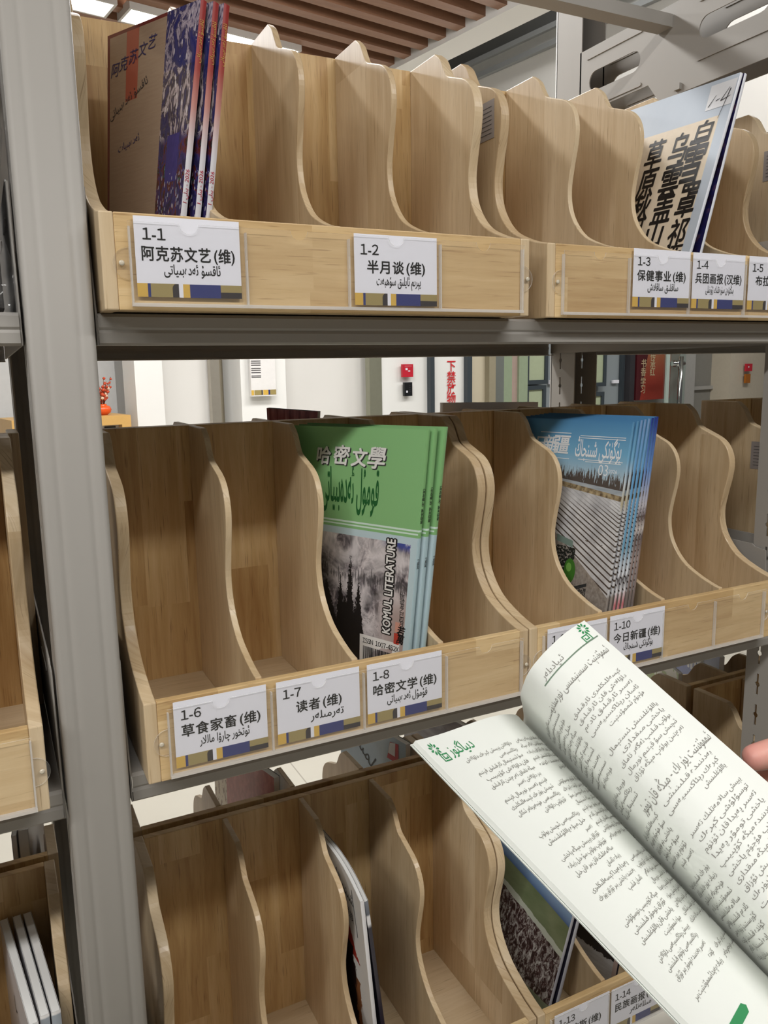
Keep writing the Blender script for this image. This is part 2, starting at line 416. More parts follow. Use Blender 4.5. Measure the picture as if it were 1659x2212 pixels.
def blk_x(mb, x0, x1, b):
    w_ = x1 - x0
    rbox(mb, x0 + w_ * .2, x0 + w_ * .4, b - .0006, b, .185, .20, WHITE)
    for i in range(4): rbox(mb, x0 + w_ * .55, x0 + w_ * .8, b - .0006, b, .19 + i * .015, .194 + i * .015, INK2)
flat('switch_plate', 'black wall plate below the small red sign', 'switch', 3.516, 3.587, 4.505, .162, .259, plain('black_plate', 26, 28, 30, .3), extra=blk_x)
# the vertical red warning on the shutter panel
rw = plain('red_lettering', 206, 40, 46, .5)
th = thing('warning_lettering', 'vertical red Chinese warning characters on white shutter panel', 'lettering', RP(3.945, 4.514, .0)); o0 = th.location.copy()
for ch, z in (('帘', .67), ('门', .58), ('下', .405), ('禁', .322), ('放', .240), ('物', .158), ('品', .076)):
    mb = MB(); g = tgeo(ch, .092, .012)
    mb.text(g, lambda x, y, z=z: RP(3.945 + x, 4.514, z - .07 + y), rw); mb.build('character', th, o0)
GP = plain('green_grey_print', 172, 182, 152, .5)
flat('framed_print', 'dark framed greenish print left of back upright, upper one', 'picture', 4.78, 4.97, 4.66, .24, .56, GP, frame=DFRAME, fw_=.035)
flat('framed_print', 'dark framed greenish print left of back upright, lower one', 'picture', 4.78, 4.95, 4.66, -.14, .16, GP, frame=DFRAME, fw_=.035)
flat('framed_print', 'dark framed print right of back upright, upper one', 'picture', 5.60, 5.72, 4.66, .20, .52, GP, frame=DFRAME, fw_=.035)
flat('framed_print', 'dark framed print right of back upright, lower one', 'picture', 5.60, 5.70, 4.66, -.14, .08, GP, frame=DFRAME, fw_=.035)
flat('light_switch', 'small white switch on blue-grey wall between the framed prints', 'switch', 5.04, 5.08, 4.69, .20, .235, WHITE)
flat('light_switch', 'small white switch beside the steel blue door', 'switch', 5.87, 5.95, 4.69, .185, .215, WHITE)
k = NB('red_poster'); u_ = k.sep(k.coord('Generated'))
tri = k.gt(k.add(u_[0], k.mul(k.sub(u_[2], .0), -.55)), .12)
ptc = k.mix(k.step(u_[2], .1, .8), rgb(150, 52, 40), rgb(206, 160, 110))
REDP = k.fin(k.mix(tri, rgb(78, 24, 30), ptc), .4)
CREAM = plain('cream_print', 196, 176, 142, .6)
def poster_x(mb, x0, x1, b):
    for i, (ch, dx, z) in enumerate((('书', .06, .33), ('香', .06, .25), ('学', .06, .16), ('习', .06, .09), ('传', .20, .39), ('承', .20, .32), ('红', .20, .25))):
        g = tgeo(ch, .085, .01); mb.text(g, lambda x, y, dx=dx, z=z: RP(x0 + dx + x, b - .001, z + y), CREAM)
flat('poster', 'dark red poster with cream characters behind the glass door', 'poster', 6.20, 6.72, 4.62, .02, 1.2, REDP, extra=poster_x)
# glass door and its handle
th = thing('glass_door', 'clear glass door with a chrome clamp and pull beside red poster', 'door', RP(D(6.72, 4.4), 4.4, FLOOR)); o0 = th.location.copy()
CHR = plain('chrome', 200, 202, 202, .15, metal=1.0)
mb = MB(); rbox(mb, D(6.64, 4.4), D(6.98, 4.4), 4.39, 4.40, FLOOR, 1.6, GLASS); mb.build('pane', th, o0)
mb = MB(); rbox(mb, D(6.64, 4.4), D(6.69, 4.4), 4.37, 4.385, FLOOR, 1.6, plain('pale_green_edge', 176, 190, 182, .2)); mb.build('stile', th, o0)
mb = MB(); mb.tube([RP(D(6.82, 4.4), 4.34, -.4), RP(D(6.82, 4.4), 4.34, .42)], .022, CHR, 12); mb.build('handle', th, o0)
mb = MB(); mb.tube([RP(D(6.70, 4.4), 4.36, .355), RP(D(6.90, 4.4), 4.36, .355)], .02, CHR, 10); mb.tube([RP(D(6.80, 4.4), 4.33, .355), RP(D(6.80, 4.4), 4.40, .355)], .03, CHR, 12); mb.build('clamp', th, o0)
flat('call_point', 'small red square sign on beige marble above amber plate', 'sign', 8.06, 8.175, 4.38, .265, .34, RED, extra=lambda mb, x0, x1, b: rbox(mb, x0 + .03, x0 + .05, b - .0006, b, .30, .315, WHITE))
flat('call_point', 'small amber plate on beige marble below red square sign', 'sign', 8.06, 8.15, 4.38, .145, .235, plain('amber', 168, 98, 22, .35))
# vase on a cabinet
b_ = 4.3
th = thing('wooden_cabinet', 'honey-coloured wooden cabinet standing in the pale recess', 'cabinet', RP(D(1.42, b_), b_, FLOOR)); o0 = th.location.copy()
HONEY = plain('honey_wood', 206, 164, 96, .45)
zt = .135
mb = MB(); x0, x1 = D(.9, b_), D(1.535, b_)
rbox(mb, x0, x1, b_, b_ + .35, zt - .05, zt, HONEY); rbox(mb, x1 - .05, x1, b_, b_ + .35, FLOOR, zt - .05, HONEY); rbox(mb, x0, x0 + .05, b_, b_ + .35, FLOOR, zt - .05, HONEY)
rbox(mb, x0 + .05, x1 - .05, b_ + .3, b_ + .33, FLOOR, zt - .05, HONEY); rbox(mb, x0 + .05, x1 - .05, b_, b_ + .3, FLOOR, FLOOR + .05, HONEY)
mb.build('carcass', th, o0)
mb = MB(); rbox(mb, x1 - .13, x1 - .07, b_ + .05, b_ + .06, zt - .14, zt - .06, plain('black_plate', 26, 28, 30, .3)); mb.build('control_panel', th, o0)
mb = MB(); rbox(mb, x0 + .05, x1 - .05, b_ + .06, b_ + .1, FLOOR + .05, zt - .05, WALLW); mb.build('front_panel', th, o0)
th = thing('flower_vase', 'round orange vase of red dried flowers on wooden cabinet', 'vase', RP(D(1.418, b_), b_ + .12, zt)); o0 = th.location.copy()
ORA = plain('orange_glaze', 226, 88, 30, .25)
mb = MB(); mb.lathe([(.022, 0), (.042, .014), (.047, .03), (.040, .046), (.022, .054), (.024, .06), (.018, .058)], lambda x, y, z: o0 + Vector((x, y, z)), ORA); mb.build('vase', th, o0)
mb = MB(); fl = plain('red_blossom', 196, 74, 40, .6); fl2 = plain('pale_blossom', 226, 196, 170, .7); stm = plain('brown_twig', 120, 74, 50, .7)
for i in range(26):
    a, l = random.uniform(0, 6.28), random.uniform(.05, .17); s_ = random.uniform(.1, .45)
    tip = o0 + Vector((math.cos(a) * l * s_, math.sin(a) * l * s_, .05 + l)); base = o0 + Vector((math.cos(a) * .008, math.sin(a) * .008, .05))
    mb.tube([base, (base + tip) / 2 + Vector((0, 0, .006)), tip], .0016, stm, 5)
    for j in range(4):
        p = base.lerp(tip, random.uniform(.4, 1)) + Vector((random.uniform(-.008, .008),) * 2 + (random.uniform(-.004, .004),))
        r = random.uniform(.005, .011); m_ = fl if random.random() < .75 else fl2
        mb.lathe([(.0005, -r), (r * .8, -r * .4), (r, 0), (r * .7, r * .6), (.0005, r)], lambda x, y, z, p=p: p + Vector((x, y, z)), m_, 6)
mb.build('flowers', th, o0)
# white moulded chair back seen at the foot of the gap
th = thing('shell_chair', 'white moulded chair back in front of the wooden cabinet', 'chair', RP(D(1.40, 3.2), 3.2, FLOOR)); o0 = th.location.copy()
SHELL = plain('white_shell', 236, 236, 236, .35)
mb = MB()
def shell(u, v):
    x = (u - .5) * .5; h = .62 + (.505 - .14 * (2 * abs(u - .5)) ** 2.2) * v
    return o0 + E1 * x + E2 * (-.12 * v + .10 * (2 * u - 1) ** 2 * -1 + .05) + Vector((0, 0, h - .02))
mb.grid(shell, 16, 10, SHELL); mb.grid(lambda u, v: shell(u, v) + E2 * .012, 16, 10, SHELL, flip=True)
mb.grid(lambda u, v: shell(u, 1) + E2 * .012 * v, 16, 1, SHELL); mb.build('backrest', th, o0)
mb = MB(); rbox(mb, D(1.40, 3.2) - .24, D(1.40, 3.2) + .24, 2.82, 3.28, FLOOR + .43, FLOOR + .46, SHELL); mb.build('seat', th, o0)
for sa in (-.2, .2):
    for sb in (2.86, 3.24):
        mb = MB(); mb.tube([RP(D(1.40, 3.2) + sa, sb, FLOOR), RP(D(1.40, 3.2) + sa * .9, sb, FLOOR + .44)], .014, CHR, 8); mb.build('leg', th, o0)
# ceiling lights set between the slats, visible parts
EMI = emit('lit_diffuser', (1, .97, .92, 1), 6.0)
def clight(a0, a1, b0, b1, z, label):
    th = thing('ceiling_light', label, 'light', RP((a0 + a1) / 2, (b0 + b1) / 2, z), 'strip lights between the slats'); o0 = th.location.copy()
    mb = MB(); rbox(mb, a0 + .01, a1 - .01, b0 + .01, b1 - .01, z, z + .02, EMI); mb.build('diffuser', th, o0)
    mb = MB(); fm = plain('white_lamp_frame', 200, 196, 190, .5)
    rbox(mb, a0, a0 + .01, b0, b1, z - .004, z + .03, fm); rbox(mb, a1 - .01, a1, b0, b1, z - .004, z + .03, fm)
    rbox(mb, a0 + .01, a1 - .01, b0, b0 + .01, z - .004, z + .03, fm); rbox(mb, a0 + .01, a1 - .01, b1 - .01, b1, z - .004, z + .03, fm); mb.build('frame', th, o0)
clight(.55, 1.115, 3.10, 3.24, 1.70, 'lit white ceiling strip at the far left of the slats')
clight(1.16, 1.90, 3.10, 3.24, 1.70, 'lit white ceiling strip ending above the second wooden divider')
clight(4.6, 5.6, 2.6, 2.72, 1.30, 'lit white strip seen past the next bay at the right edge')
# dark air grille high on the bulkhead beside the beam
th = thing('air_grille', 'dark air grille in a grey frame high on white bulkhead beside the ceiling beam', 'vent', RP(3.19, 3.2, 2.0)); o0 = th.location.copy()
GR = plain('dark_grille', 74, 74, 72, .5); GF = plain('grille_frame', 134, 136, 136, .4)
mb = MB(); rbox(mb, 3.185, 3.195, 1.7, 4.3, 2.0, 2.62, GR); mb.build('mesh_panel', th, o0)
mb = MB(); rbox(mb, 3.16, 3.197, 1.6, 4.4, 1.975, 2.0, GF); rbox(mb, 3.17, 3.197, 1.6, 4.4, 1.90, 1.925, GF); rbox(mb, 3.18, 3.197, 1.6, 4.4, 1.925, 1.975, plain('grille_frame_strip', 176, 176, 172, .5)); rbox(mb, 3.17, 3.197, 4.3, 4.4, 2.0, 2.62, GF); mb.build('frame', th, o0)  # pale grey strip between the two lower frame bars

# ------------------------------------------------------------------ steel shelving
def holed(outline, holes, t):
    """flat plate with holes, thickness t about zero, from a filled 2D curve"""
    cu = bpy.data.curves.new('plate', 'CURVE'); cu.dimensions = '2D'; cu.fill_mode = 'BOTH'; cu.extrude = t / 2
    for pts in [outline] + list(holes):
        sp = cu.splines.new('POLY'); sp.points.add(len(pts) - 1); sp.use_cyclic_u = True
        for p, q in zip(sp.points, pts): p.co = (q[0], q[1], 0, 1)
    o = bpy.data.objects.new('plate', cu); COL.objects.link(o); bpy.context.view_layer.update()
    me = o.to_mesh(); v = [tuple(p.co) for p in me.vertices]; f = [tuple(p.vertices) for p in me.polygons]
    o.to_mesh_clear(); bpy.data.objects.remove(o); bpy.data.curves.remove(cu)
    return v, f
def add_plate(mb, geo, fn, m):
    b = len(mb.v); mb.v += [fn(*p) for p in geo[0]]
    for q in geo[1]: mb.face([b + i for i in q], m)
def stadium(cx, cy, w_, h_, n=8, ang=0.0):
    r = h_ / 2; pts = []
    for s_ in (1, -1):
        for i in range(n + 1):
            a = -math.pi / 2 + math.pi * i / n
            x = s_ * (w_ / 2 - r) + s_ * r * math.cos(a); y = s_ * r * math.sin(a)
            pts.append((cx + x * math.cos(ang) - y * math.sin(ang), cy + x * math.sin(ang) + y * math.cos(ang)))
    return pts
def keyhole(cy, cz):
    r, w_, h_ = .0042, .0019, .017; pts = []
    a0 = math.asin(w_ / r)
    for i in range(9):
        a = -math.pi / 2 + a0 + (math.pi - 2 * a0) * i / 8; pts.append((cy + r * math.cos(a), cz + r * math.sin(a)))
    pts += [(cy + w_, cz + h_), (cy - w_, cz + h_)]
    for i in range(9):
        a = math.pi / 2 + a0 + (math.pi - 2 * a0) * i / 8; pts.append((cy + r * math.cos(a), cz + r * math.sin(a)))
    pts += [(cy - w_, cz - h_), (cy + w_, cz - h_)]
    return pts
PT, PB = 1.25, FLOOR
def upright(x0, x1, front, name, parent):
    mb = MB(); s_ = 1 if front else -1; yf = .020 if front else .5725; W_ = .058 if front else .076
    fy = lambda d: yf + s_ * d
    gr = lambda x: .0011 * (math.exp(-(((x - x0) / (x1 - x0) - .27) / .045) ** 2) + math.exp(-(((x - x0) / (x1 - x0) - .76) / .045) ** 2))
    o_ = [(x0, .006), (x0 + .0003, .0035), (x0 + .0015, .0012), (x0 + .004, 0)] + [(x, gr(x)) for x in [x0 + .004 + (x1 - x0 - .008) * i / 40 for i in range(1, 40)]] + [(x1 - .004, 0), (x1 - .0015, .0012), (x1 - .0003, .0035), (x1, .006)]
    i_ = [(x, d + .002) for x, d in o_]
    mb.prism(o_ + i_[::-1], PB, PT, lambda a, b, h: Vector((a, fy(b), h)), STEEL, smooth=True)
    holes = [keyhole(fy(.036 if front else .034), PB + .05 + i * .05) for i in range(45) if front or PB + .05 + i * .05 < .72]
    ya, yb = fy(.006), fy(W_)
    pl = holed([(ya, PB), (yb, PB), (yb, PT), (ya, PT)], holes, .002)
    add_plate(mb, pl, lambda a, b, h: Vector((x0 + .001 + h, a, b)), STEEL)
    add_plate(mb, pl, lambda a, b, h: Vector((x1 - .001 + h, a, b)), STEEL)
    return mb.build(name, parent, parent.location.copy())
def end_plate(x, parent):
    out = [(.074, .919), (.50, .919), (.50, .813), (.33, .813), (.305, .781), (.074, .781)]
    pl = holed(out, [stadium(.412, .8605, .125, .033), stadium(.166, .8615, .125, .033)], .002)
    mb = MB(); add_plate(mb, pl, lambda a, b, h: Vector((x + h, a, b)), STEEL)
    for y0, y1, z in ((.345, .482, .9035), (.345, .435, .820), (.10, .23, .8195), (.10, .23, .9035)):
        mb.prism(stadium((y0 + y1) / 2, z, y1 - y0, .006, 5), -.0028, .0028, lambda a, b, h: Vector((x + h, a, b)), STEEL)
    mb.box(x - .006, x - .001, .258, .270, .786, .795, STEEL)
    return mb.build('end_plate', parent, parent.location.copy())

fr = thing('shelving_frame', 'grey steel upright frame of the shelving bay in the middle', 'shelving', (-.03, .3, FLOOR))
upright(-.0625, -.0062, True, 'front_upright', fr); upright(-.0625, -.0062, False, 'rear_upright', fr)
fr2 = thing('shelving_frame', 'grey steel upright frame with slotted end plate at the right end', 'shelving', (.96, .3, FLOOR))
upright(.930, .986, True, 'front_upright', fr2); upright(.930, .986, False, 'rear_upright', fr2)
end_plate(.931, fr2); end_plate(.985, fr2)
mb = MB(); mb.box(-.06, .929, .281, .2845, .884, .903, STEEL); mb.box(-.06, .929, .2845, .312, .884, .887, STEEL)
tag(mb.build('tie_bar'), 'long grey steel tie bar meeting the slotted end plate overhead', 'bar')

def lip(y, s_, z, h):
    o_ = [(.012, 0), (.003, 0), (0, -.003), (0, -h * .44), (.0016, -h * .52), (0, -h * .62), (0, -h + .002), (.002, -h), (.018, -h)]
    i_ = [(a + .0016 if a < .01 else a, b + (.0016 if b < -h + .003 else -.0016)) for a, b in o_]
    return [(y + s_ * a, z + b) for a, b in o_ + i_[::-1]]
def shelf(x0, x1, z, h, label):
    th = thing('shelf', label, 'shelf', ((x0 + x1) / 2, .3, z), 'steel shelves'); o0 = th.location.copy()
    mb = MB(); F_ = lambda a, b, hh: Vector((hh, a, b))
    mb.prism(lip(.034, 1, z, h), x0 + .002, x1 - .002, F_, STEEL)
    mb.prism(lip(.5725, -1, z, .034), x0 + .002, x1 - .002, F_, STEEL)
    mb.box(x0 + .002, x1 - .002, .046, .5605, z - .0016, z, STEEL)
    mb.build('shelf_board', th, o0)
    for x in (x0 + .001, x1 - .001):
        mb = MB(); b_ = [(.036, -h), (.036, -.001), (.050, .060), (.0535, .111), (.072, .113), (.078, .117), (.515, .117), (.522, .113), (.5645, .0), (.5645, -.03)]
        mb.prism([(a, z + q) for a, q in b_], x - .0008, x + .0008, F_, STEEL)
        for yy in (.16, .30, .42): mb.prism(stadium(yy, z + .09, .07, .006, 4), x - .0016, x + .0016, F_, STEEL)
        mb.build('side_bracket', th, o0)
    return th
ZS = (.4136, -.0286, -.5450)
BX = ((-.004, .928), (-.994, -.0645), (.988, 1.92))
for bi, (x0, x1) in enumerate(BX):
    for ri, z in enumerate(ZS):
        rn = ('upper', 'middle', 'lower')[ri]
        lb = ('grey steel %s shelf under the wooden boxes in the middle bay' % rn,
              'grey steel %s shelf left of the grey upright' % rn,
              'grey steel %s shelf of the next bay past the slotted upright' % rn)[bi]
        shelf(x0, x1, z, (.0280, .0298, .029)[ri], lb)

# ------------------------------------------------------------------ wooden magazine boxes
BW, BD, BH, HF = .445, .2506, .3246, .0812                   # width, depth, height of back, height of front
TS, TDV = .012, .007
CLR = (BW - 2 * TS - 3 * TDV) / 4
def spline(pts, n=4):
    out = []
    P = [pts[0]] + list(pts) + [pts[-1]]
    for i in range(1, len(P) - 2):
        for j in range(n):
            t = j / n; q = []
            for a in (0, 1):
                p0, p1, p2, p3 = P[i - 1][a], P[i][a], P[i + 1][a], P[i + 2][a]
                q.append(.5 * (2 * p1 + (p2 - p0) * t + (2 * p0 - 5 * p1 + 4 * p2 - p3) * t * t + (3 * p1 - p0 - 3 * p2 + p3) * t ** 3))
            out.append(tuple(q))
    return out + [pts[-1]]
CURVE = spline([(.180, .3246), (.1665, .3143), (.1565, .2985), (.1500, .2908), (.1345, .2845), (.1105, .2745), (.0965, .260), (.0905, .240), (.0925, .218),
                (.0985, .193), (.1030, .166), (.0990, .141), (.0870, .1205), (.0690, .1040), (.0440, .0925), (.0200, .0850), (.0, .0812)])
def box_shape(label, loc, start, pitch, group, rz=0.0, detail=True, sticker=False):
    th = thing('magazine_box', label, 'magazine box', loc, group); th.rotation_euler = (0, 0, rz)
    YZ = lambda a, b, h: Vector((h, a, b))
    side = [(.0, 0), (BD, 0), (BD, BH)] + CURVE
    for x in (0, BW - TS):
        mb = MB(); mb.prism(side, x, x + TS, YZ, WOOD_S); mb.build('side_panel', th, bevel=.0012)
    dv = [(.0085, .010), (BD - .0115, .010), (BD - .0115, BH)] + [p for p in CURVE if p[0] > .0085] + [(.0085, .083)]
    for q in range(1, 4):
        x = TS + q * CLR + (q - 1) * TDV
        mb = MB(); mb.prism(dv, x, x + TDV, YZ, WOOD_D); mb.build('divider', th, bevel=.0009)
    mb = MB(); mb.box(TS, BW - TS, BD - .010, BD, .0, BH, WOOD_B); mb.build('back_panel', th, bevel=.0008)
    mb = MB(); mb.box(TS, BW - TS, .0085, BD - .010, .001, .010, WOOD_L); mb.build('bottom_panel', th)
    mb = MB(); mb.box(TS, BW - TS, .0, .0085, .0, HF, WOOD_F); mb.build('front_panel', th, bevel=.001)
    if not detail: return th
    # clear holder screwed to the front
    x0 = start - .006; x1 = start + 4 * pitch - .004; zb, zt = .006, .0735
    XZ = lambda a, b, h: Vector((a, h, b))
    out = [(x0, zb), (x1, zb), (x1, zt)]
    for q in (3, 2, 1, 0):
        cx = start + q * pitch + .046
        out += [(cx + .0085 * math.cos(a), zt - .0085 * math.sin(a)) for a in [math.pi * i / 12 for i in range(13)]]
    out += [(x0, zt)]
    mb = MB(); mb.prism(out, -.0042, -.0050, XZ, ACRY, ACRY_E)
    for q in range(5):
        x = start + q * pitch - .005 + (0 if q else .0)
        mb.box(x - .0008, x + .0008, -.0042, -.0004, zb, zt - .004, ACRY_E)
    mb.box(x0, x1, -.0052, -.0004, zb - .003, zb, ACRY_E)
    for cx, sg in ((x0, -1), (x1, 1)):
        ear = [(cx, .052)] + [(cx + sg * .0135 * math.cos(a), .039 + .0135 * math.sin(a)) for a in [math.pi / 2 - math.pi * i / 12 for i in range(13)]]
        mb.prism(ear if sg > 0 else ear[::-1], -.0018, -.0006, XZ, ACRY, ACRY_E)
    hd = mb.build('label_holder', th)
    for cx in (x0 - .0065, x1 + .0065):
        mb = MB(); mb.lathe([(.0022, -.0018), (.0024, -.0028), (.0012, -.0034), (.0002, -.0034)], lambda x, y, z, cx=cx: Vector((cx + x, z, .039 + y)), plain('clear_screw', 206, 196, 176, .2, coat=.6), 12); mb.build('screw', hd)
    if sticker:
        mb = MB(); mb.box(-.0006, -.0001, .105, .146, .218, .262, plain('grey_sticker', 150, 142, 138, .6))
        for q in range(7): mb.box(-.0008, -.0006, .110, .141, .224 + q * .005, .2247 + q * .005, INK2)
        tagm = mb.build('sticker', th)
    return th
GB = 'wooden magazine boxes on the shelves'
R1A = box_shape('pale wooden magazine box on the upper shelf holding three leaning red-spined magazines', (0, 0, .4141), .0285, .1025, GB)
R1B = box_shape('pale wooden magazine box on the upper shelf holding the calligraphy magazines', (.4791, .0129, .4141), .026, .0985, GB, sticker=True)
R2A = box_shape('pale wooden magazine box on the middle shelf holding the green magazines', (.0089, .0042, -.0281), .0265, .1030, GB)
R2B = box_shape('pale wooden magazine box on the middle shelf holding the blue magazines', (.4559, .0042, -.0281), .0243, .0963, GB)
R3A = box_shape('pale wooden magazine box on the lower shelf holding two white magazines', (.0198, -.0106, -.5445), .0265, .1030, GB)
R3B = box_shape('pale wooden magazine box on the lower shelf, half hidden by the open magazine', (.4668, -.0106, -.5445), .0243, .0963, GB)
L2 = box_shape('wooden magazine box on the middle shelf left of the grey upright, facing the viewer', (-.5235, .0034, -.0281), .0285, .1025, GB)
L3 = box_shape('wooden magazine box on the lower shelf left of the grey upright, facing the viewer', (-.5180, -.0106, -.5445), .0285, .1025, GB)
C1 = box_shape('wooden magazine box on the upper shelf of the next bay, grey sticker on its side', (1.004, .0129, .4141), .026, .0985, GB, sticker=True)
C3 = box_shape('wooden magazine box on the lower shelf of the next bay, past the slotted upright', (1.004, -.0106, -.5445), .026, .0985, GB)
C2 = box_shape('wooden magazine box on the middle shelf of the next bay, grey sticker on its side', (1.004, .0042, -.0281), .026, .0985, GB, sticker=True)
for nm, x, yb, z, lb in (('', .0, .507, .4141, 'rear wooden magazine box backing the box of red-spined magazines'), ('', .474, .518, .4141, 'rear wooden magazine box backing the box of calligraphy magazines'),
                         ('', .009, .5076, -.0281, 'rear wooden magazine box backing the box of green magazines'), ('', .456, .5076, -.0281, 'rear wooden magazine box backing the box of blue magazines'),
                         ('', .021, .502, -.5445, 'rear wooden magazine box below, holding a red magazine and a blue magazine'), ('', .4680, .502, -.5445, 'rear wooden magazine box below, holding the grey photo magazine'),
                         ('', 1.000, .502, -.5445, 'rear wooden magazine box in the next bay, holding the navy lettered magazine'), ('', -.5125, .5076, -.0281, 'rear wooden magazine box behind the middle box left of the grey upright'), ('', -.5125, .502, -.5445, 'rear wooden magazine box behind the lower box left of the grey upright')):
    box_shape(lb, (x + BW, yb, z), .0265, .1030, 'wooden magazine boxes facing the rear aisle', rz=math.pi, detail=False)

# ------------------------------------------------------------------ printed label cards
CWD, CHT = .0925, .0672
def card(X, Y, Z, num, title, uyg, label, cw=CWD):
    th = MB(); s_ = cw / .0925
    F0 = lambda x, z, h: Vector((x, -h, z))
    th.box(0, cw, -.00035, 0, .0115, CHT, WHITE)
    for a, b, m, z0, z1 in ((0, .095, GOLD, 0, 1), (.095, .122, BLUE, 0, 1), (.122, .325, OLIVE, 0, 1), (.325, .385, DARK, 0, 1), (.385, .425, WHITE, 0, 1), (.425, .49, GOLD, 0, 1),
                            (.49, .79, BLUE, 0, 1), (.79, 1, OLIVE, .45, 1), (.79, 1, DARK, 0, .45)):
        th.box(a * cw, b * cw, -.00035, 0, z0 * .0115, z1 * .0115, m)
    th.prism([(.322 * cw, .0115)] + [(.322 * cw + .0035 * (1 - math.cos(t)), .0065 + .005 * math.sin(t)) for t in [math.pi / 2 * i / 6 for i in range(7)]], .0003, .0006, lambda a, b, h: Vector((a, -h, b)), OLIVE)
    def put(g, x0, z0, m): th.text(g, lambda x, y: Vector((x0 + x * s_, -.0006, z0 + y)), m)
    g = heavy(digits(num, .0130), .00016); put(g, .0068 * s_ - g[2][0] * s_, .0480, INK2)
    if title:
        zh, tail = title.split('(')
        V, Fc = [], []; x = 0
        for ch, adv in [(c, .0140) for c in zh] + [('(', .0062)] + [(c, .0134) for c in tail[:-1]] + [(')', .0052)]:
            g = heavy(tgeo(ch, .0134), .00026); dx = x - (g[2][0] if ch in '()' else 0) + (.002 if ch == '(' else 0); b = len(V)
            V += [(p[0] + dx, p[1] + (.0008 if ch in '()' else 0)) for p in g[0]]; Fc += [tuple(i + b for i in t) for t in g[1]]; x += adv
        k_ = min(1, (cw / s_ - .0085) / x); V = [(p[0] * k_, p[1]) for p in V]
        put((V, Fc, 0), (.0465 - x * k_ / 2) * s_, .0315, INK)
    if uyg:
        g = heavy(tgeo(ug(uyg), .0118), .00013, 4); wd = g[2][1] - g[2][0]; k_ = min(1, .050 / wd)
        th.text(g, lambda x, y: Vector(((.0735 + (x - g[2][1]) * k_) * s_, -.0006, .0195 + y)), INK)
    o = th.build('label_card'); o.location = (X, Y, Z)
    return tag(o, label, 'label', 'printed shelf label cards')
L_ = 'white label card printed %s in the clear holder'
zc = .4141 + .0108
card(.0277, -.0026, zc + .0005, '1-1', '阿克苏文艺(维)', 'ئاقسۇ ئەدەبىياتى', L_ % '1-1')
card(.2340, -.0026, .4222, '1-2', '半月谈(维)', 'يېرىم ئايلىق سۆھبەت', L_ % '1-2')
card(.6040, .0103, .4278, '1-3', '保健事业(维)', 'ساقلىق ساقلاش', L_ % '1-3')
card(.7012, .0103, .4275, '1-4', '兵团画报(汉维)', 'بىڭتۈەن سۈرەتلىك ژۇرنىلى', L_ % '1-4')
card(.8015, .0103, .4275, '1-5', '布拉克(维)', '', L_ % '1-5' + ', cut by the edge')
card(.0355, .0016, -.0165, '1-6', '草食家畜(维)', 'ئوتخور چارۋا ماللار', L_ % '1-6')
card(.1386, .0016, -.0170, '1-7', '读者(维)', 'تەرمىلەر', L_ % '1-7')
card(.2402, .0016, -.0175, '1-8', '哈密文学(维)', 'قۇمۇل ئەدەبىياتى', L_ % '1-8')
card(.4800, .0016, -.0180, '1-9', '', '', 'white label card printed 1-9 half covered by the open magazine')
card(.5775, .0016, -.0175, '1-10', '今日新疆(维)', 'بۈگۈنكى شىنجاڭ', L_ % '1-10')
card(.4912, -.0132, -.5375, '1-13', '米拉斯(维)', '', L_ % '1-13' + ' of the lower box')
card(.5875, -.0132, -.5385, '1-14', '民族画报(维)', 'مىللەتلەر', L_ % '1-14' + ' of the lower box')

